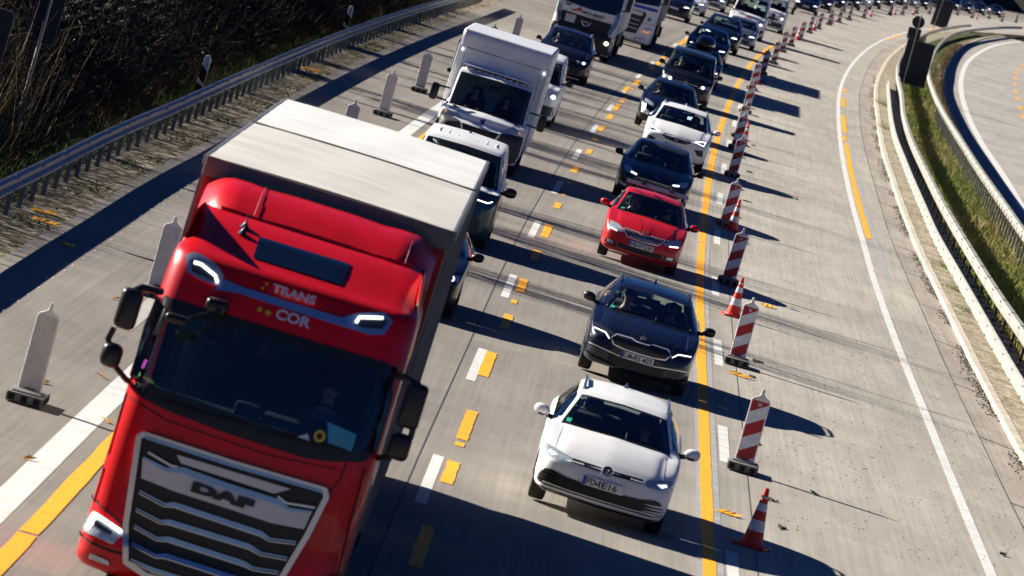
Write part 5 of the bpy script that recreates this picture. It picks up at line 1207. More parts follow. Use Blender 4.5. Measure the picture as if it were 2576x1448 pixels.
# 8 dark car with a roof box, and a family of ordinary cars for the rest
def f_gen(h=.06, drl=True, low=True, beam=True):
    def f(root, P, q, body):
        z = q['zh']; hd = [(.80, z+.06), (.50, z-.01), (.46, z-.09), (.78, z-.07)]
        headlamps(root, P, hd, beam=[(.64, z-.03, .05)] if beam else None, drl=[([(.78, z-.03), (.52, z-.06)], .03)] if drl else None)
        gr = P.poly('grille', full([(0, z-.03), (.40, z-.04), (.36, z-.16), (0, z-.18)]), M['grille'], root, off=.004); P.ribbon('bar', [(-.37, z-.095), (.37, z-.095)], .014, M['silver'], gr, off=.012)
        P.poly('lower_grille', full([(0, z-.30), (.58, z-.29), (.62, z-.42), (0, z-.45)]), M['grille'], root, off=.004); plate(root, P, 0, z-.24, None)
    return f
def gen(mat_, Yd, Xd, **k):
    q = dict(L=4.5, W=.90, zh=.74, yc=1.02, zc=1.0, yr=1.88, zr=1.36, zf=1.45, wb=.71, wt=.57, R=.33, ya=.88, wb_=2.68, mat=mat_, Yd=Yd, Xd=Xd, front=f_gen(), rails=None, mirror_mat=M['black'], mz=1.02); q.update(k); return q
G8 = gen(M['p_navy'], 245, 4.6)
c = place(make_car(G8), 4.60, 244.5, 'dark blue estate car with a black roof box, mostly hidden by the boxy people carrier', 'car', 'cars queueing in the right lane')
rb = MB(); 
V = []; F = []; n = 16; rows = [(0, .15, .10), (.15, .26, .20), (.45, .34, .30), (1.0, .38, .34), (1.6, .38, .32), (1.95, .30, .22), (2.05, .12, .10)]
for y_, hw, hh in rows:
    for k in range(n):
        a = math.pi*2*k/n; ca = math.cos(a); sa = math.sin(a); V.append((hw*math.copysign(abs(ca)**.7, ca), y_, .1+(hh if sa > 0 else .09)*math.copysign(abs(sa)**.7, sa)))
for k in range(len(rows)-1):
    for j in range(n): F.append((k*n+j, k*n+(j+1) % n, (k+1)*n+(j+1) % n, (k+1)*n+j))
F += [tuple(range(n)), tuple(range(len(rows)*n-n, len(rows)*n))]
rbx = empty('roof_box'); tag(rbx, 'rounded black roof box on top of a dark estate car', 'roof box'); rb.add(V, F).build('shell', M['p_black'], rbx, smooth=60)
rf = MB(); 
for y_ in (.5, 1.5): rf.box((0, y_, -.03), (1.15, .06, .04), .01)
rf.build('crossbar', M['black'], rbx)
rbx.matrix_world = c.matrix_world @ Matrix.Translation((0, 1.9, 1.50))
G9 = gen(M['p_blue'], 275, 5.3, W=.93, zh=.80, zc=1.06, zr=1.46, zf=1.56, wb=.74, wt=.6, R=.35, front=f_gen(beam=False))
place(make_car(G9), 5.33, 275, 'dark blue car with one long white light strip, behind the roof box', 'car', 'cars queueing in the right lane')
G10 = gen(M['p_blue'], 301, 6.2, W=.96, zh=.86, zc=1.14, zr=1.55, zf=1.66, wb=.78, wt=.62, R=.37, front=f_gen(), rails=M['p_lblue'])
c = place(make_car(G10), 6.30, 301, 'large dark blue sport utility car, its driver sunlit, left of the grey blue car', 'car', 'cars queueing in the right lane')
G11 = gen(M['p_lblue'], 315, 7.5, W=.90)
place(make_car(G11), 7.52, 318, 'grey blue small car in front of the white van, bright strip lights', 'car', 'cars queueing in the right lane')
# white van with red emblem
def f_van(txt):
    def f(root, P, q, body):
        headlamps(root, P, [(.93, 1.02), (.70, .98), (.66, .82), (.92, .84)], beam=[(.78, .90, .09)])
        P.poly('grille', full([(0, .86), (.6, .84), (.55, .72), (0, .70)]), M['grille'], root, off=.004); P.poly('bumper', full([(0, .60), (.9, .62), (.92, .34), (0, .30)]), M['dark_grey'], root, off=.006)
        plate(root, P, 0, .50, None)
        if txt:
            p = P.at(0, 1.14, .02)
            for k, (dx, dz, w_) in enumerate([(0, -.06, .30), (-.08, .02, .10), (.08, .02, .10), (0, .06, .16)]):
                r_ = P.poly('emblem', [(dx-w_/2, 1.06+dz), (dx+w_/2, 1.06+dz), (dx+w_/2, 1.10+dz), (dx-w_/2, 1.10+dz)], mat('red emblem', (.6, .03, .03), .5), body, off=.02)
            P.ribbon('emblem_line', [(-.5, 1.22), (.55, 1.22)], .02, M['p_lblue'], body, off=.02)
    return f
V12 = dict(L=5.5, W=1.0, zh=1.08, yc=.70, zc=1.32, yr=1.5, zr=2.15, zf=2.45, wb=.86, wt=.78, R=.35, ya=1.0, wb_=3.3, mat=M['p_white'], Yd=342, Xd=8.3, front=f_van(True), rear='van', mirror_mat=M['black'], mz=1.5, mir=1.6, sit=.95, winend=9, antenna=False)
place(make_car(V12, 'van'), 8.30, 342, 'white van with a small red emblem on its bonnet at the top edge', 'van', 'cars queueing in the right lane')
V13 = dict(V12); V13.update(front=f_van(False), Yd=375, Xd=10.3, W=.98, zf=2.1, zr=1.9)
place(make_car(V13, 'van'), 10.25, 374, 'white van half hidden directly behind the white van with the red emblem', 'van', 'cars queueing in the right lane')

# left lane
def f_sha(root, P, q, body):
    headlamps(root, P, [(.83, .85), (.46, .80), (.50, .72), (.80, .73)], beam=[(.70, .78, .065)])
    gr = P.poly('grille', full([(0, .82), (.42, .79), (.44, .72), (0, .72)]), M['grille'], root, off=.004); badge(root, P, 0, .77, .06, M['chrome'], 'vw')
    P.poly('lower_grille', full([(0, .58), (.66, .56), (.60, .36), (0, .33)]), M['grille'], root, off=.004); plate(root, P, 0, .45, ('B', 'R', '14'))
S1 = gen(M['p_black'], 213.8, 0, L=4.85, W=.93, zh=.80, yc=.95, zc=1.12, yr=1.85, zr=1.50, zf=1.66, wb=.735, wt=.635, R=.34, front=f_sha, rails=M['silver'], sit=.65, mz=1.1)
c = place(make_car(S1), -.42, 213.8, 'dark people carrier with silver roof rails in front of the white and black truck', 'car', 'vehicles in the left lane')
seat_person(c, S1, -1, 'hair_blond', 'cloth_white', 'sunlit passenger of the dark people carrier in the left lane'); seat_person(c, S1, 1, 'hair_brown', 'cloth_dark', 'driver of the dark people carrier in the left lane')
T6 = dict(L=4.9, W=.95, zh=1.0, yc=.78, zc=1.22, yr=1.55, zr=1.80, zf=1.97, wb=.82, wt=.74, R=.34, ya=.95, wb_=3.0, mat=M['p_white'], Yd=177, front=f_van(False), rear='van', mirror_mat=M['black'], mz=1.3, mir=1.25, sit=.85, winend=10, antenna=False)
place(make_car(T6, 'van'), -1.12, 177.3, 'small white van mostly hidden behind the box van, left lane', 'van', 'vehicles in the left lane')
def f_buzz(root, P, q, body):
    for s_ in (1, -1):
        hd = [(.80, 1.07), (.50, 1.0), (.52, .93), (.78, .92), (.86, .98)]; h = P.poly('headlight', hd if s_ > 0 else mir(hd), M['lamp_dark'], root, off=.006)
        P.ribbon('daytime_light', [(s_*.84, .985), (s_*.76, .935), (s_*.55, .94)], .022, M['drl'], h, off=.016)
    g_ = P.poly('lower_grille', full([(0, .62), (.62, .62), (.74, .52), (.70, .28), (0, .26)]), M['grille'], root, off=.004)
    for a in range(-7, 8):
        P.ribbon('lattice', [(a*.1-.12, .30), (a*.1+.12, .60)], .012, M['p_teal'], g_, off=.010)
        P.ribbon('lattice', [(a*.1+.12, .30), (a*.1-.12, .60)], .012, M['p_teal'], g_, off=.010)
    badge(root, P, 0, 1.0, .13, M['chrome'], 'vw')
BZ = dict(L=4.7, W=.96, zh=1.02, yc=.55, zc=1.20, yr=1.25, zr=1.80, zf=1.93, wb=.84, wt=.73, R=.37, ya=.85, wb_=2.98, mat=M['p_teal'], upper=M['p_white'], upper_z=1.10, Yd=120.8, front=f_buzz, rear='van', mirror_mat=M['black'], mz=1.16, mir=1.3, sit=.80, winend=10)
bz = place(make_car(BZ, 'van'), -1.66, 120.6, 'rounded electric van, white above and teal below, right behind the red truck', 'van', 'vehicles in the left lane')
def f_bmw(root, P, q, body):
    headlamps(root, P, [(.85, .80), (.50, .74), (.48, .66), (.83, .68)])
    for s_ in (1, -1):
        for xc in (.72, .58):
            P.ribbon('ring_light', [(s_*(xc+.045*math.cos(a*math.pi/5)), .72+.04*math.sin(a*math.pi/5)) for a in range(11)], .016, M['drl'], root, off=.018)
        P.poly('air_intake', [(s_*x, z) for x, z in ([(.80, .45), (.5, .42), (.55, .28), (.78, .32)] if s_ > 0 else [(.80, .45), (.5, .42), (.55, .28), (.78, .32)][::-1])], M['grille'], root, off=.006)
    P.poly('grille', full([(0, .70), (.3, .68), (.25, .56), (0, .54)]), M['grille'], root, off=.004)
B1 = gen(M['p_blue'], 102, 0, W=.91, front=f_bmw, zh=.75)
place(make_car(B1), -1.72, 102.0, 'dark blue car with ring shaped lamps squeezed behind the red truck side', 'car', 'vehicles in the left lane')
# cars at the top edge
K15 = gen(M['p_blue'], 338, 4.3, W=.93, zh=.86, zc=1.14, zr=1.55, zf=1.66, wb=.76, wt=.62, R=.36, rails=M['silver']); proto_suv = make_car(K15)
place(proto_suv, 4.28, 338, 'dark sport utility car cut by the top edge, behind the blue and white truck', 'car', 'vehicles in the left lane')
K16 = gen(M['p_white'], 362, 5.4, W=.90); proto_white = make_car(K16); place(proto_white, 5.4, 362, 'white car cut by the top edge, behind the dark sport utility car', 'car', 'vehicles in the left lane')
K17 = gen(M['p_silver'], 388, 7, W=.90); proto_silver = make_car(K17); place(proto_silver, 7.0, 388, 'silver car cut by the top edge, next after the white car', 'car', 'vehicles in the left lane')
K18 = gen(M['p_black'], 412, 7, W=.90); proto_dark = make_car(K18); place(proto_dark, 8.55, 412, 'dark car with a lit lamp right behind the silver car at the top edge', 'car', 'vehicles in the left lane')
K19 = gen(M['p_navy'], 470, 7, W=.90); proto_navy = make_car(K19)
far = [(proto_navy, 466, -1.9, 'dark navy car at the far bend, leftmost behind the curving beacons', 1)]
labs = ['black car in the far queue behind the curving beacons', 'dark sport utility car in the far queue', 'navy car in the far queue', 'white car in the far queue behind the distant beacons', 'silver car in the far queue']
seq = [proto_dark, proto_suv, proto_navy, proto_white, proto_dark, proto_navy, proto_suv, proto_silver, proto_navy, proto_dark, proto_suv, proto_navy, proto_dark, proto_navy]
LAB = {proto_dark.name: 'black car in the far queue behind the curving beacons', proto_suv.name: 'dark sport utility car in the far queue behind the beacons', proto_navy.name: 'navy car in the far queue behind the beacons', proto_white.name: 'white car in the far queue behind the distant beacons', proto_silver.name: 'silver car in the far queue behind the distant beacons'}
place(proto_navy, float(base(464))-2.0, 464, 'navy car at the far bend with its left lamp lit, first behind the curving beacons', 'car', 'far queue of cars behind the beacons')
yy = 492
for k, p in enumerate(seq):
    t = copy_tree(p); h = heading(yy); place(t, float(base(yy))-2.0/math.cos(h), yy, ORD[k+2]+' car of the far queue lane next to the beacons', 'car', 'far queue of cars behind the beacons'); yy += 24+5*math.sin(k*1.7)
yy = 498
for k, p in enumerate([proto_navy, proto_dark, proto_suv, proto_dark, proto_navy, proto_white, proto_dark, proto_silver, proto_navy, proto_dark, proto_suv, proto_navy, proto_dark]):
    t = copy_tree(p); h = heading(yy); place(t, float(base(yy))-5.7/math.cos(h), yy, ORD[k+1]+' car of the outer far queue lane, counted from the bend', 'car', 'far queue of cars behind the beacons'); yy += 27+4*math.sin(k*2.3)
# ------------------------------------------------------------------ box van
def f_box(root, P, q, body):
    for s_ in (1, -1):
        hd = [(.965, 1.235), (.66, 1.165), (.48, 1.0), (.90, 1.04)]; h = P.poly('headlight', hd if s_ > 0 else mir(hd), M['lamp_in'], root, off=.008)
        P.poly('reflector', [(s_*x, z) for x, z in ([(.93, 1.205), (.68, 1.14), (.62, 1.03), (.88, 1.06)] if s_ > 0 else [(.93, 1.205), (.68, 1.14), (.62, 1.03), (.88, 1.06)][::-1])], M['lamp_in'], h, off=.014)
        P.poly('indicator', [(s_*x, z) for x, z in ([(.92, 1.10), (.88, 1.10), (.88, 1.06), (.90, 1.06)] if s_ > 0 else [(.92, 1.10), (.88, 1.10), (.88, 1.06), (.90, 1.06)][::-1])], M['amber'], h, off=.02)
    bm_ = [(0, .945), (.50, .955), (.62, .99), (1.0, 1.02), (1.06, .80), (1.03, .40), (.7, .25), (0, .22)]
    P.poly('bumper', full(bm_), M['dark_grey'], root, off=.010)
    gr = P.poly('grille', full([(0, .93), (.47, .945), (.40, .76), (0, .74)]), M['grille'], root, off=.018); P.ribbon('grille_frame', full([(0, .94), (.48, .955), (.40, .75), (0, .73)]), .045, q['mat'], gr, off=.03, closed=True)
    P.poly('lower_grille', full([(0, .66), (.62, .66), (.58, .42), (0, .40)]), M['grille'], root, off=.018)
    lion = [(-.05, 1.03), (-.03, 1.08), (-.07, 1.10), (-.05, 1.13), (-.01, 1.12), (.01, 1.16), (.045, 1.15), (.05, 1.12), (.03, 1.10), (.055, 1.08), (.03, 1.06), (.05, 1.03), (.02, 1.02), (0, 1.05), (-.02, 1.02)]
    P.poly('badge', lion, mat('blue chrome', (.10, .2, .5), .25, metal=.8), root, off=.02, step=.02)
    plate(root, P, 0, .55, None)
BV = dict(L=2.9, W=1.04, zh=1.0, yc=.58, zc=1.27, yr=1.46, zr=2.04, zf=2.17, wb=.89, wt=.86, R=.36, ya=.95, wb_=3.45, mat=M['p_white'], Yd=147.8, Xd=-1.75, front=f_box, rear='van', mirror_mat=M['black'], mz=1.42, mir=2, sit=.95, winend=9, lip=.30, zb=.28, tw=.23, antx=.05)
def vkeys(q):      # van cab: the bonnet drops into the centre, roof ribs
    K = car_keys(dict(q, rear='van')); return K
bvr = make_car(BV, 'box_van'); 
bx = MB(); hw, z0, z1, y0, y1 = 1.10, .62, 3.0, 2.05, 7.3
n = 8; prof = [(y0+.02, z0)]+[(y0+.02, z1-.20)]+[(y0+.18-.16*math.cos(math.pi/2*k/n), z1-.18+.18*math.sin(math.pi/2*k/n)) for k in range(n+1)]+[(y1, z1), (y1, z0)]
xs = [-hw, -hw+.05, hw-.05, hw]; V = []; F = []; m_ = len(prof)
for x in xs:
    ins = .035 if abs(x) == hw else 0; 
    for k, (y_, z_) in enumerate(prof): V.append((x, y_+(ins if k <= n+2 else -ins), z_-(ins if z_ > z0+.1 else 0)))
for a in range(3):
    for k in range(m_-1): F.append((a*m_+k, (a+1)*m_+k, (a+1)*m_+k+1, a*m_+k+1))
F += [tuple(range(m_))[::-1], tuple(range(3*m_, 4*m_))]
box_o = bx.add(V, F).build('cargo_box', M['white_box'], bvr, smooth=25)
tr_ = MB()
for s_ in (-1, 1):      # corner caps, marker lamps, seams
    tr_.tube([(s_*(hw-.02), y0-.0, z0), (s_*(hw-.02), y0-.0, z1-.40)], .035, 8)
    MB().box((s_*(hw-.30), y0+.10, z1-.20), (.010, .30, .42)).build('seam', M['dark_grey'], box_o, smooth=0) if False else None
    MB().box((s_*(hw-.10), y0-.01, z1-.50), (.03, .02, .06), .006).build('marker_lamp', M['drl'], box_o)
    MB().box((s_*(hw-.17), y0+.012, (z0+z1)/2-.28), (.008, .012, z1-z0-.55)).build('seam', M['dark_grey'], box_o, smooth=0)
tr_.build('corner_rail', M['white_box'], box_o)
MB().box((0, y0+.012, z1-.44), (hw*1.7, .012, .010)).build('seam', M['dark_grey'], box_o, smooth=0)
MB().box((0, 4.3, .48), (1.7, 5.4, .16)).build('chassis', M['matte_black'], bvr, smooth=0)
MB().box((0, 1.9, 2.19), (1.7, .5, .02)).build('cab_roof_fill', M['p_white'], bvr)
rb_ = MB()
for k in range(-5, 6): rb_.box((k*.155, 1.80, 2.128), (.07, .40, .02), .008)
rb_.build('roof_rib', M['p_white'], bvr)
place(bvr, -1.72, 147.8, 'white box van with black bumper and blue animal badge in the left lane', 'box van', 'vehicles in the left lane')
seat_person(bvr, BV, -1, 'hair_brown', 'cloth_dark', 'passenger of the white box van, dark clothes'); seat_person(bvr, BV, 1, 'hair_brown', 'cloth_dark', 'driver of the white box van, dark clothes')
# roof ribs of the two-tone van
rb_ = MB()
for k in range(-3, 4): rb_.box((k*.19, 2.35, 1.918), (.02, 1.2, .012), .004)
rb_.build('roof_rib', M['p_white'], bz)

# ------------------------------------------------------------------ truck cabs
def cab_shell(levels, hw, r, ylen, n_arc=6, n_flat=7, bow=.07):
    """stacked plan outlines; levels: (z, y_front, half_width, y_rear)"""
    V = []; F = []; rows = []
    for z, yf, w_, yr_ in levels:
        row = []
        for k in range(n_flat): x = (w_-r)*k/(n_flat-1); row.append((x, yf+bow*(x/hw)**2))
        yb = yf+bow*((w_-r)/hw)**2
        for k in range(1, n_arc+1): a = math.pi/2*k/n_arc; row.append((w_-r+r*math.sin(a), yb+r*(1-math.cos(a))))
        for k in range(1, 5): row.append((w_, yb+r+(yr_-yb-r)*k/4))
        rows.append([(x, y, z) for x, y in row])
    m_ = len(rows[0])
    for row in rows: V += row; V += [(-x, y, z) for x, y, z in row]
    for k in range(len(rows)-1):
        for j in range(m_-1):
            a = k*2*m_+j; b = a+2*m_; F += [(a, a+1, b+1, b), (a+m_+1, a+m_, b+m_, b+m_+1)]
    return V, F, m_, len(rows)
M['truck_red'] = mat('truck red paint', (.62, .003, .008), rough=.38, coat=.35, var=.10, vscale=3., back=True, spec=.3); M['curtain'] = mat('grey curtain', (.30, .27, .24), .6, var=.2, vscale=1.5, stretch=(1, 1, .1))
M['roof_tarp'] = mat('white roof tarpaulin', (.56, .54, .49), .75, var=.15, vscale=1.3, stretch=(.5, 1.2, 1), bump=.5, bscale=3)
M['roof_tarp2'] = mat('whiter roof tarpaulin', (.70, .70, .68), .75, var=.10, vscale=1.3, stretch=(.5, 1.2, 1), bump=.4, bscale=3)
M['blue_trim'] = mat('blue silver trim', (.22, .40, .68), .3, metal=.6); M['grey_panel'] = mat('grey metallic panel', (.60, .60, .64), .35, metal=.3, var=.08)
M['truck_glass'] = glass_mat('dark truck windscreen', (.60, .72, .76)); M['sunroof'] = mat('dark tinted visor', (.004, .010, .022), .16, coat=.8)
M['star'] = mat('yellow star', (.62, .45, .03), .5); M['letter'] = mat('pale lettering', (.62, .62, .72), .45)
M['wall_red2'] = mat('seam red', (.18, .003, .004), .6)
def build_daf():
    X0, Y0 = -2.05, 60.2; root = empty('truck'); tt = .031; sh = .05
    U = lambda pts: [(x-tt*z+sh, z+tt*x) for x, z in pts]
    lv = [(.10, .10, 1.20, 2.25), (.16, .02, 1.25, 2.25), (.30, .0, 1.26, 2.25), (.42, .0, 1.26, 2.25), (.5, .03, 1.25, 2.25), (1.0, .035, 1.25, 2.25), (1.55, .05, 1.25, 2.25), (1.86, .08, 1.25, 2.25), (2.0, .10, 1.25, 2.25), (2.4, .18, 1.245, 2.25), (2.78, .27, 1.24, 2.25), (2.95, .32, 1.235, 2.25), (3.08, .37, 1.23, 2.25), (3.20, .42, 1.22, 2.25), (3.26, .49, 1.205, 2.25), (3.285, .58, 1.19, 2.25)]
    V, F, m_, nr = cab_shell(lv, 1.25, .26, 2.25)
    # roof: rises from the brow to the notch, with raised shoulders left and right
    top = len(V)-2*m_; row0 = V[top:top+m_]
    prof = [(.0, 0.0), (.10, .04), (.26, .11), (.44, .20), (.62, .28), (.78, .335), (.90, .36)]
    base_i = top
    for q, (dy, dz) in enumerate(prof[1:]):
        f_ = (q+1)/(len(prof)-1); new = []
        for (x, y, z) in row0:
            fx = abs(x)/1.19; shd = .0*max(0, min(1, (fx-.66)/.14))*min(1, f_*1.6)*(1 if fx < .97 else .3); ny = y+dy*(1-.0*fx) if y < 1.0 else y+(2.25-y)*0
            yy_ = min(y+dy, 2.2) if fx < .99 else min(max(y, .9), 2.2)
            new.append((x*(1-.05*f_), yy_, z+dz+shd-.10*f_*max(0, (fx-.9)/.1)*0))
        V += new+[(-x, y, z) for x, y, z in new]; a0 = base_i; b0 = len(V)-2*m_
        for j in range(m_-1): F += [(a0+j, a0+j+1, b0+j+1, b0+j), (a0+m_+j+1, a0+m_+j, b0+m_+j, b0+m_+j+1)]
        base_i = b0
    allF = list(F); P = Proj(V, allF, (X0/Y0, 1, -(CAM_H-1.9)/Y0))
    # cut the windscreen out of the shell: rows between z 1.87 and 2.8
    def is_win(f):
        zs = [V[i][2] for i in f]
        if min(zs) > 1.85 and max(zs) < 2.79 and min(abs(V[i][0]) for i in f) > 1.2 and min(V[i][1] for i in f) > .6 and max(V[i][1] for i in f) < 1.85: return True
        return min(zs) > 1.85 and max(zs) < 2.79 and max(abs(V[i][0]) for i in f) < 1.17 and max(V[i][1] for i in f) < .6
    body = sub_mesh('body', V, [f for f in F if not is_win(f)], M['truck_red'], root, smooth=50)
    # deflector behind the notch
    D = []; Fd = []; pr2 = [(1.50, 3.60), (1.53, 3.68), (1.75, 3.80), (1.98, 3.88), (2.18, 3.915), (2.35, 3.92)]; xs = [0, .3, .6, .8, .95, 1.05, 1.13, 1.18, 1.19]
    for y_, z_ in pr2:
        for s_ in (1, -1):
            for x in xs:
                e = max(0, (x-.9)/.29); D.append((s_*x, y_+.36*e*e, z_-.15*e**2-(.012 if .58 < x < .62 else 0)))
    for k in range(len(pr2)-1):
        for s_ in (0, 1):
            for j in range(len(xs)-1):
                a = k*2*len(xs)+s_*len(xs)+j; b = a+2*len(xs); Fd.append((a, a+1, b+1, b) if s_ == 0 else (a+1, a, b, b+1))
    n2 = len(xs)      # side cheeks
    MBo('roof_deflector', D+[(s_*1.19, 2.3, 3.2) for s_ in (1, -1)]+[(s_*1.19, 1.8, 3.2) for s_ in (1, -1)], Fd+[tuple([k*2*n2+n2-1 for k in range(len(pr2))]+[len(D), len(D)+2]), tuple([k*2*n2+2*n2-1 for k in range(len(pr2))]+[len(D)+1, len(D)+3])], M['truck_red'], root)
    for x in (-.62, .92): MB().tube([(x, y_-.004, z_+.002-(.0 if x < 0 else .012)) for y_, z_ in pr2[1:]], .0045, 4).build('deflector_seam', M['wall_red2'], body, smooth=0)
    for s_ in (1, -1):      # pleated gap bellows at the deflector ends
        g_ = MB(); g_.box((s_*1.10, 1.80, 3.45), (.10, .7, .24), .05); g_.build('side_fairing', M['truck_red'], root)
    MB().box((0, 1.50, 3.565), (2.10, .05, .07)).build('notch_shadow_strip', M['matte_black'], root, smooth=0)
    pp = lambda name, pts, m, par=root, off=.008, **k: P.poly(name, U(pts), m, par, off=off, **k)
    rr = lambda name, pts, wd, m, par=root, off=.02, **k: P.ribbon(name, U(pts), wd, m, par, off=off, **k)
    # windscreen with its dark border
    wso = [(-1.19, 2.83), (-.524, 2.815), (.27, 2.79), (1.15, 2.78), (1.235, 2.5), (1.225, 1.95), (1.15, 1.83), (.816, 1.745), (.608, 1.715), (-.193, 1.745), (-.812, 1.805), (-1.08, 1.86), (-1.225, 1.965), (-1.235, 2.5)]
    ws = pp('windscreen', wso, M['truck_glass'], step=.06)
    rr('windscreen_rubber', [(x*.965, 2.30+(z-2.30)*.93) for x, z in wso], .10, M['black'], ws, off=.012, closed=True)
    rr('windscreen_rubber', [(-1.05, 1.93), (-.5, 1.87), (.2, 1.84), (1.0, 1.86)], .13, M['black'], ws, off=.014)
    d_ = MB(); d_.box((0, .62, 1.72), (2.2, .7, .30), .08); d_.box((.50, .72, 1.90), (.9, .3, .14), .05); d_.box((-.1, .70, 1.92), (.25, .2, .16), .04); d_.build('dashboard', M['dark_grey'], root)
    for s_ in (-1, 1):
        q_ = MB(); q_.box((s_*.62, 1.42, 1.55), (.58, .6, .25), .08); M4 = Matrix.Rotation(math.radians(10), 4, 'X'); q_.box((s_*.62, 1.70, 2.0), (.56, .18, .85), .08, M4=M4); q_.box((s_*.62, 1.74, 2.48), (.30, .12, .2), .05); q_.build('seat', M['seat'], root)
    w_ = MB(); c0 = Vector((.60, .98, 1.98)); w_.tube([c0+Vector((.24*math.cos(2*math.pi*k/20), -.12*math.sin(2*math.pi*k/20), .20*math.sin(2*math.pi*k/20))) for k in range(21)], .018, 6, caps=False); w_.box(c0, (.42, .03, .05), .01); w_.build('steering_wheel', M['black'], root)
    cu_ = MB()
    for s_ in (-1, 1):
        for k in range(5): cu_.box((s_*(1.02+.03*(k % 2)), .62+.09*k, 2.32), (.05, .08, .8), .02)
    cu_.build('curtain', mat('cab curtain', (.10, .10, .09), .9), root); MB().box((-.12, .42, 2.60), (.13, .05, .30), .02).build('roof_console', M['black'], root)
    MB().box((0, 2.2, 2.2), (2.3, .05, 2.0)).build('rear_wall', mat('cab rear wall', (.10, .15, .18), .9), root, smooth=0)
    rr('panel_joint', [(.98, 1.78), (.96, 1.60), (.90, 1.46)], .012, M['matte_black'], body, off=.010); rr('panel_joint', [(-1.20, 1.83), (-.8, 1.70), (.2, 1.64), (.9, 1.68)], .008, M['matte_black'], body, off=.008)
    rr('wiper', [(-.9, 1.86), (.0, 1.86)], .02, M['matte_black'], ws, off=.05); rr('wiper', [(.1, 1.84), (.95, 1.88)], .02, M['matte_black'], ws, off=.05)
    rr('windscreen_edge', [(-1.185, 2.80), (-1.225, 2.0)], .05, M['truck_red'], body, off=.03)
    # brow band with corner lamps
    rr('brow_band', [(-.66, 3.10), (-.45, 3.095), (.027, 3.075), (.56, 3.06), (.70, 3.08)], .10, M['blue_trim'], off=.020, wds=[.13, .07, .07, .08, .13])
    for s_, o_, i_ in ((-1, [(-1.03, 3.285), (-.95, 3.335), (-.86, 3.325), (-.707, 3.264), (-.625, 3.192), (-.607, 3.07), (-.822, 3.09), (-.97, 3.128)], [(-.966, 3.255), (-.877, 3.25), (-.698, 3.172), (-.659, 3.10), (-.926, 3.145)]),
                       (1, [(.60, 3.12), (.704, 3.182), (.951, 3.262), (1.054, 3.2), (1.005, 3.05), (.876, 3.012), (.604, 3.022)], [(.70, 3.075), (.729, 3.155), (.949, 3.215), (1.01, 3.18), (.97, 3.095), (.785, 3.062)])):
        h = pp('corner_lamp', o_, M['blue_trim'] if s_ > 0 else M['silver'], off=.026); pp('lens', i_, M['lamp_dark'], h, off=.034)
    rr('daytime_light', [(-.93, 3.235), (-.86, 3.235), (-.70, 3.165), (-.665, 3.11)], .028, M['drl'], off=.05)
    rr('daytime_light', [(.715, 3.09), (.735, 3.15), (.955, 3.205)], .028, M['drl'], off=.05)
    pp('sun_panel', [(-.39, 3.66), (.52, 3.638), (.49, 3.41), (-.40, 3.44)], M['sunroof'], off=.02, step=.05)
    # lettering and stars, laid on the brow
    def letters(txt, x0, x1, z0, z1, m):
        p = P.at(*U([((x0+x1)/2, (z0+z1)/2)])[0], .06); (ax, az), = U([(x0, z0)]); p = Vector((ax, p.y, P.at(ax, az, .06).z)); w_ = x1-x0
        text_mesh('lettering', txt, w_, z1-z0, m, body, Matrix.Translation(p) @ Matrix.Rotation(math.radians(-22), 4, 'X'), bold=.035)
    letters('TRANS', -.155, .275, 3.155, 3.245, M['letter']); letters('COR', -.055, .29, 2.918, 3.028, M['letter'])
    def star(x, z, r, m=M['star']):
        p = [(x+(r if k % 2 == 0 else r*.42)*math.sin(math.pi*k/5), z+(r if k % 2 == 0 else r*.42)*math.cos(math.pi*k/5)) for k in range(10)]; pp('star', p, m, body, off=.02, step=.02)
    star(-.233, 3.17, .022); star(-.201, 3.22, .024); star(-.204, 2.965, .035); star(-.118, 2.955, .042)
    for z_ in (3.62, 3.69):
        p = P.at(-.62, z_-.0, 0) or Vector((-.62, 1.2, 3.5)); MB().lathe([(.05, 0), (.035, .02), (.008, .06), (.005, .14), (0, .14)], tuple(p), 'z', 12).build('aerial', M['p_teal'], body)
    # grille
    go = [(-.993, 1.476), (-.955, 1.515), (-.059, 1.476), (.849, 1.462), (.880, 1.40), (.80, 1.0), (.66, .50), (.58, .22), (-.579, .217), (-.80, .29), (-.894, .636)]
    gr = pp('grille', go, M['grille'], off=.012, step=.07)
    rr('grille_frame', go, .055, M['silver'], gr, off=.045, closed=True)
    rr('grille_frame_top', [(-.93, 1.49), (-.059, 1.452), (.83, 1.442)], .026, M['blue_trim'], gr, off=.06)
    pp('top_panel', [(-.60, 1.412), (.53, 1.385), (.393, 1.302), (-.54, 1.342)], M['grey_panel'], gr, off=.035)
    pp('name_panel', [(-.905, 1.295), (-.659, 1.251), (-.512, 1.292), (-.057, 1.26), (.465, 1.246), (.563, 1.202), (.785, 1.235), (.755, 1.048), (.44, 1.023), (.002, 1.045), (-.537, 1.068), (-.868, 1.104)], M['grey_panel'], gr, off=.04)
    rr('panel_edge', [(-.90, 1.30), (-.659, 1.245), (-.512, 1.283), (-.057, 1.25), (.465, 1.236), (.563, 1.195), (.785, 1.228)], .05, M['blue_trim'], gr, off=.052, wds=[.02, .04, .06, .06, .05, .03, .02])
    rr('hex_edge', [(-.87, 1.36), (-.626, 1.295), (-.56, 1.30)], .022, M['silver'], gr, off=.05); rr('hex_edge', [(.43, 1.285), (.523, 1.245), (.80, 1.275)], .022, M['silver'], gr, off=.05)
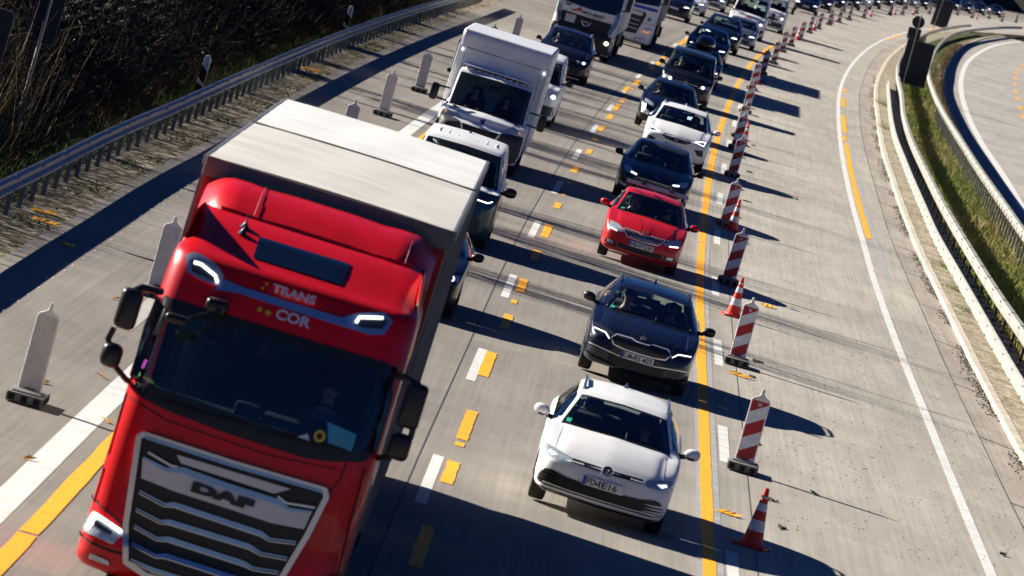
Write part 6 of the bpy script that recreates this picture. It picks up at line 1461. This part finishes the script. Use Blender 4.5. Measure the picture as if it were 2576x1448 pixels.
    for b_ in ([(-.852, .985), (-.586, .925), (-.50, .945), (.368, .90), (.463, .875), (.715, .912)], [(-.834, .812), (-.584, .758), (-.50, .772), (.294, .750), (.42, .722), (.675, .745)], [(-.812, .652), (-.567, .592), (-.47, .612), (.285, .580), (.389, .565), (.63, .594)], [(-.79, .485), (-.538, .430), (-.45, .450), (.25, .42), (.35, .405), (.60, .43)], [(-.76, .33), (-.52, .29), (.3, .265), (.56, .28)]):
        wl = [.014, .02, .05, .05, .02, .016] if len(b_) == 6 else [.014, .04, .04, .016]
        rr('grille_bar', b_, .04, M['blue_trim'], gr, off=.045, wds=wl); rr('grille_bar_edge', [(x, z-.026) for x, z in b_], .010, M['silver'], gr, off=.05)
    (ax, az), = U([(-.385, 1.108)]); p = P.at(ax, az, .075)
    text_mesh('brand_lettering', 'DAF', .62, .105, M['ink'], gr, Matrix.Translation(p) @ Matrix.Rotation(math.radians(-2), 4, 'X') @ Matrix.Rotation(math.radians(.6), 4, 'Y'), bold=.08)
    # head and fog lamps, bumper joints
    for s_ in (-1, 1):
        f_ = (lambda p: p) if s_ < 0 else (lambda p: [(-x-.075, z-.07) for x, z in p][::-1])
        h = pp('headlight', f_([(-1.237, .678), (-.906, .575), (-.895, .535), (-.965, .421), (-1.264, .461), (-1.289, .526)]), M['lamp_in'], off=.02)
        rr('daytime_light', f_([(-1.25, .50), (-1.21, .655), (-.92, .56)]), .04, M['drl'], h, off=.045)
        pp('lens_shade', f_([(-1.19, .60), (-1.0, .54), (-1.0, .50), (-1.18, .54)]), M['lamp_dark'], h, off=.03)
        fg = pp('fog_lamp', f_([(-1.142, .278), (-.963, .255), (-.944, .21), (-1.158, .23)]), M['lamp_in'], off=.02)
        rr('bumper_joint', f_([(-1.31, .43), (-1.15, .375), (-.95, .35), (-.82, .36)]), .02, M['matte_black'], body, off=.012)
        rr('panel_joint', f_([(-1.29, .80), (-1.0, .66), (-.90, .60)]), .014, M['matte_black'], body, off=.010)
        rr('door_joint', f_([(-1.235, 1.84), (-1.245, 1.2), (-1.26, .75)]), .012, M['matte_black'], body, off=.008)
    # side doors windows, steps, wheels
    for s_ in (-1, 1):
        MB().box((s_*1.245, 1.25, 2.33), (.006, 1.2, .92)).build('side_window', M['side_glass'], root, smooth=0)
        MB().box((s_*1.19, 1.75, 2.0), (.04, .06, 2.2)).build('air_guide', M['curtain'], root, smooth=0)
        MB().box((s_*1.256, .62, 1.75), (.02, .04, .3), .006).build('grab_handle', M['chrome'], root)
        make_wheel(root, s_*1.06, 1.42, .50, s_, .33)
    # mirrors
    mr = MB(); L_ = lambda x, z, y=.05: (x-tt*z+sh, y, z+tt*x-.08*(y+.0))
    def arm(pts, r=.03): mr.tube([L_(*p) for p in pts], r, 8)
    arm([(-1.16, 2.87, .35), (-1.35, 2.86, .2), (-1.42, 2.80, .15)], .035); arm([(-1.50, 2.42, .12), (-1.525, 2.30, .12), (-1.50, 2.25, .12)], .03); arm([(-1.40, 2.07, .12), (-1.27, 1.97, .25), (-1.22, 1.95, .4)], .03)
    mr.box(L_(-1.415, 2.63, .15), (.21, .17, .40), .06, seg=3); mr.box(L_(-1.455, 2.16, .12), (.20, .17, .24), .07, seg=3); mr.build('wing_mirror', M['black'], root)
    mr = MB(); arm([(1.20, 2.70, .35), (1.30, 2.70, .22), (1.45, 2.66, .15)], .035); arm([(1.50, 2.25, .12), (1.50, 2.15, .12)], .03); arm([(1.45, 1.99, .12), (1.28, 1.90, .25), (1.2, 1.88, .4)], .03)
    mr.box(L_(1.44, 2.46, .15), (.21, .17, .44), .05, seg=3); mr.box(L_(1.42, 2.05, .12), (.21, .17, .26), .06, seg=3); mr.build('wing_mirror', M['black'], root)
    mr = MB(); arm([(-.55, 2.86, .10), (-.72, 2.76, -.16), (-.82, 2.70, -.22)], .02); mr.box(L_(-.61, 2.885, .16), (.22, .20, .13), .045, seg=3); mr.box(L_(-.93, 2.66, -.24), (.22, .11, .09), .035, seg=3); mr.build('kerb_mirror', M['black'], root)
    # things seen behind the windscreen
    st = pp('document', [(.70, 2.10), (1.0, 2.055), (.995, 1.885), (.76, 1.905)], mat('pale blue sheet', (.06, .32, .48), .4), ws, off=.03)
    pp('sticker', [(.665+.055*math.cos(a*math.pi/8), 1.945+.06*math.sin(a*math.pi/8)) for a in range(16)], M['star'], ws, off=.035, step=.03); pp('sticker_centre', [(.665+.028*math.cos(a*math.pi/8), 1.945+.03*math.sin(a*math.pi/8)) for a in range(16)], M['black'], ws, off=.042, step=.03)
    pp('sticker', [(-1.15, 2.12), (-1.12, 2.12), (-1.105, 2.21), (-1.135, 2.21)], mat('violet sticker', (.35, .01, .45), .4), ws, off=.03); pp('sticker', [(-1.17+.03*math.cos(a*math.pi/5), 2.06+.032*math.sin(a*math.pi/5)) for a in range(10)], M['sticker_green'], ws, off=.03)
    pp('sticker', [(-1.11, 2.045), (-1.04, 2.05), (-.98, 2.01), (-1.06, 2.0)], mat('yellow green sticker', (.4, .5, .2), .5), ws, off=.03)
    pp('cup', [(.46, 1.885), (.55, 1.94), (.59, 1.87)], M['letter'], ws, off=.03)
    # load bodies: truck body and trailer
    def load(name, y0, y1, front_face):
        b = MB().box((0, (y0+y1)/2, 2.45), (2.54, y1-y0, 3.10), .02); o = b.build(name, M['curtain'], root, smooth=0)
        rf_ = MB(); nx, ny = 8, 12; V = []; F = []
        for j in range(ny+1):
            for k in range(nx+1):
                x = -1.29+2.58*k/nx; y_ = y0-.02+(y1-y0+.04)*j/ny; V.append((x, y_, 4.035+.018*math.sin(k*1.9+j)*math.sin(j*1.3)*(0 < k < nx)+.02*(1-(x/1.29)**2)))
        for j in range(ny):
            for k in range(nx): a = j*(nx+1)+k; F.append((a, a+1, a+nx+2, a+nx+1))
        r_ = mk('roof', V, F, M['roof_tarp'] if front_face else M['roof_tarp2'], o, smooth=60)
        for s_ in (-1, 1):
            MB().box((s_*1.285, (y0+y1)/2, 3.985), (.05, y1-y0+.04, .11), .012).build('roof_rail', M['steel'], o)
            sr = MB()
            for z_ in (1.2, 1.9, 2.6, 3.3): sr.box((s_*1.275, (y0+y1)/2, z_), (.012, y1-y0-.1, .05))
            sr.build('strap_line', M['dark_grey'], o, smooth=0)
            for q in range(int((y1-y0)/1.2)+1): MB().box((s_*1.28, y0+.06+q*1.2*((y1-y0-.12)/(1.2*int((y1-y0)/1.2))), 2.4), (.03, .10, 3.0)).build('curtain_post', M['steel'], o, smooth=0)
            MB().box((s_*1.2, (y0+y1)/2, .75), (.06, y1-y0-1.6, .35)).build('side_guard', M['dark_grey'], root, smooth=0)
        MB().box((0, y0-.03, 3.94), (2.56, .05, .20), .01).build('front_beam', M['beam_brown'], o)
        if front_face: MB().box((0, y0-.008, 2.4), (2.5, .012, 2.85)).build('front_wall', M['wall_red'], o, smooth=0)
        for yy_ in ((y1-1.8, y1-.6) if not front_face else (y1-1.3,)):
            for s_ in (-1, 1): make_wheel(root, s_*1.05, yy_, .5, s_, .36)
        MB().box((0, (y0+y1)/2, .85), (1.0, y1-y0-.3, .3)).build('chassis', M['matte_black'], root, smooth=0)
        return o
    load('truck_body', 2.65, 10.12, True); load('trailer_body', 10.5, 16.9, False)
    MB().box((0, 9.3, .6), (.2, 2.2, .12)).build('drawbar', M['matte_black'], root, smooth=0); MB().box((0, 2.3, 1.0), (1.1, 1.2, .5)).build('chassis', M['matte_black'], root, smooth=0)
    root.location = (X0+sh-.0, Y0, 0); root.rotation_euler = (0, math.atan(tt), 0)
    tag(root, 'big red truck with silver ribbed grille and pale tarpaulin trailer in the foreground', 'truck', 'vehicles in the left lane')
    # world shift: the traced outline was measured about x = -2.05 with the body centre 5 cm to its left
    root.location.x = X0-sh; bpy.context.view_layer.update()
    return root
M['beam_brown'] = mat('weathered beam', (.20, .18, .15), .6, var=.2)
M['wall_red'] = mat('dark red front wall', (.45, .008, .008), .5, var=.15)
daf = build_daf()
person(None, daf.matrix_world @ Vector((.62, 1.36, 1.62)), 0, 'hair_brown', M['cloth_blue'], 'driver of the big red truck, blue top, behind the large windscreen')

# second and third truck
def build_cab(name, paintm, hw=1.24, H=3.6, star=True):
    root = empty(name)
    lv = [(.25, .10, hw-.05, 2.1), (.32, .0, hw, 2.1), (.9, .0, hw, 2.1), (1.1, .04, hw, 2.1), (1.85, .08, hw, 2.1), (2.1, .12, hw, 2.1), (2.8, .25, hw-.01, 2.1), (3.1, .32, hw-.03, 2.1), (H-.2, .5, hw-.08, 2.1), (H, .9, hw-.2, 2.1)]
    V, F, m_, nr = cab_shell(lv, hw, .24, 2.1); P = Proj(V, F, (0, 1, -.028)); b = sub_mesh('body', V, F, paintm, root, smooth=45)
    return root, P, b
def trailer(root, y0, y1, m, z1=4.0):
    o = MB().box((0, (y0+y1)/2, (z1+1.1)/2), (2.54, y1-y0, z1-1.1), .03).build('trailer_body', m, root, smooth=0)
    MB().box((0, (y0+y1)/2+.5, .9), (1.2, y1-y0-1, .3)).build('chassis', M['matte_black'], root, smooth=0)
    for yy_ in (y1-4, y1-2.7, y1-1.4, 1.4, 5.0):
        for s_ in (-1, 1): make_wheel(root, s_*1.05, yy_, .5, s_, .34)
    for s_ in (-1, 1): MB().box((s_*1.22, (y0+y1)/2, .8), (.04, 5, .5)).build('side_guard', M['dark_grey'], root, smooth=0); MB().box((s_*1.1, y1-.2, .55), (.4, .02, .5)).build('mudflap', M['black'], root, smooth=0)
    return o
r, P, b = build_cab('truck', M['p_white'])
P.poly('windscreen', full([(0, 2.72), (1.05, 2.72), (1.16, 2.60), (1.18, 1.98), (1.0, 1.88), (0, 1.82)]), M['sunroof'], r, off=.02, step=.1)
P.poly('bonnet_panel', full([(0, 1.80), (1.02, 1.86), (1.02, 1.48), (0, 1.44)]), M['p_lblue2'] if 'p_lblue2' in M else M['p_white'], r, off=.02, step=.1)
g_ = P.poly('grille', full([(0, 1.50), (.98, 1.52), (1.0, 1.0), (0, .95)]), M['grille'], r, off=.03, step=.1)
P.poly('bumper', full([(0, .98), (1.22, 1.02), (1.24, .32), (0, .30)]), M['black'], r, off=.02, step=.1)
for s_ in (-1, 1):
    hd = [(1.18, .86), (.82, .84), (.80, .64), (1.15, .62)]; h = P.poly('headlight', hd if s_ > 0 else mir(hd), M['lamp_dark'], r, off=.03); P.poly('lamp', [(s_*(1.0+.09*math.cos(a*math.pi/5)), .75+.08*math.sin(a*math.pi/5)) for a in range(10)], M['beam'], h, off=.04, step=.03)
    P.ribbon('corner_blade', [(s_*1.16, 2.0), (s_*1.12, 1.5), (s_*.98, 1.12)], .16, M['p_lblue'], r, off=.05); P.poly('side_lamp', [(s_*1.21, .98), (s_*1.19, .98), (s_*1.19, .93), (s_*1.21, .93)][::s_], M['amber'], r, off=.03)
    mr = MB(); mr.box((s_*1.42, .1, 2.5), (.2, .16, .75), .05); mr.tube([(s_*1.2, .2, 2.85), (s_*1.42, .1, 2.85)], .03, 6); mr.tube([(s_*1.2, .2, 2.1), (s_*1.42, .1, 2.15)], .03, 6); mr.build('wing_mirror', M['black'], r)
P.poly('grey_plate', [(-.80, 1.44), (-.40, 1.45), (-.41, 1.14), (-.79, 1.14)], M['grey_panel'], r, off=.05)
badge(r, P, .03, 1.33, .17, M['chrome'], 'star')
def put_text(txt, x0, x1, z0, z1, m, bold=.03):
    p = P.at(x0, z0, .055); return text_mesh('lettering', txt, x1-x0, z1-z0, m, b, Matrix.Translation(p) @ Matrix.Rotation(math.radians(-3), 4, 'X'), bold=bold)
put_text('MO-BEST', -.20, .68, 1.60, 1.70, M['ink']); put_text('A', -.42, -.22, 1.60, 1.78, mat('red lettering', (.6, .03, .03), .5)); put_text('TRANSPORT', -.18, .62, 1.53, 1.565, mat('red small lettering', (.6, .05, .05), .5), .01); put_text('069', -.92, -.68, 1.74, 1.83, M['ink'])
P.ribbon('swoosh', [(-.62, 1.60), (-.45, 1.66), (-.30, 1.78)], .06, mat('red swoosh', (.6, .03, .03), .5), b, off=.045)
trailer(r, 2.6, 15.5, M['white_box'])
place(r, -.05, 242.6, 'white truck with black grille, round star badge and dark bumper at the top edge', 'truck', 'vehicles in the left lane')
r, P, b = build_cab('truck', M['p_white'])
P.poly('windscreen', full([(0, 2.72), (1.05, 2.72), (1.16, 2.60), (1.18, 1.98), (0, 1.85)]), M['sunroof'], r, off=.02, step=.1)
P.ribbon('blue_band', [(-1.18, 1.78), (0, 1.74), (1.18, 1.78)], .13, mat('blue band', (.01, .05, .5), .3), r, off=.03)
g_ = P.poly('grille', full([(0, 1.58), (.70, 1.60), (.76, 1.45), (.55, .60), (0, .55)]), M['grille'], r, off=.02, step=.1)
for z_ in (1.4, 1.18, .98, .80): P.ribbon('grille_bar', [(-.55, z_), (.55, z_)], .03, M['grey_panel'], g_, off=.035)
P.poly('upper_panel', full([(0, 1.55), (.60, 1.56), (.60, 1.40), (0, 1.38)]), M['grey_panel'], g_, off=.04)
P.poly('round_mark', [(.93+.09*math.cos(a*math.pi/8), 1.34+.09*math.sin(a*math.pi/8)) for a in range(16)], mat('green mark', (.02, .3, .12), .5), b, off=.02, step=.05)
for s_ in (-1, 1):
    hd = [(1.16, .98), (.92, .98), (.74, .80), (1.02, .74), (1.14, .84)]; h = P.poly('headlight', hd if s_ > 0 else mir(hd), M['lamp_in'], r, off=.03); P.ribbon('indicator', [(s_*.80, .80), (s_*1.0, .77), (s_*1.13, .86)], .03, M['amber'], h, off=.045)
    P.ribbon('panel_joint', [(s_*1.2, 1.15), (s_*.75, 1.18)], .015, M['dark_grey'], b, off=.02); P.ribbon('panel_joint', [(s_*1.0, .50), (s_*.6, .45), (s_*.55, .32)], .02, M['black'], b, off=.02)
    mr = MB(); mr.box((s_*1.42, .1, 2.5), (.2, .16, .75), .05); mr.tube([(s_*1.2, .2, 2.85), (s_*1.42, .1, 2.85)], .03, 6); mr.tube([(s_*1.2, .2, 2.1), (s_*1.42, .1, 2.15)], .03, 6); mr.build('wing_mirror', M['black'], r)
trailer(r, 2.7, 15.8, M['curtain'])
place(r, 1.62, 272, 'white truck with blue band and round green mark behind the black grilled truck', 'truck', 'vehicles in the left lane')
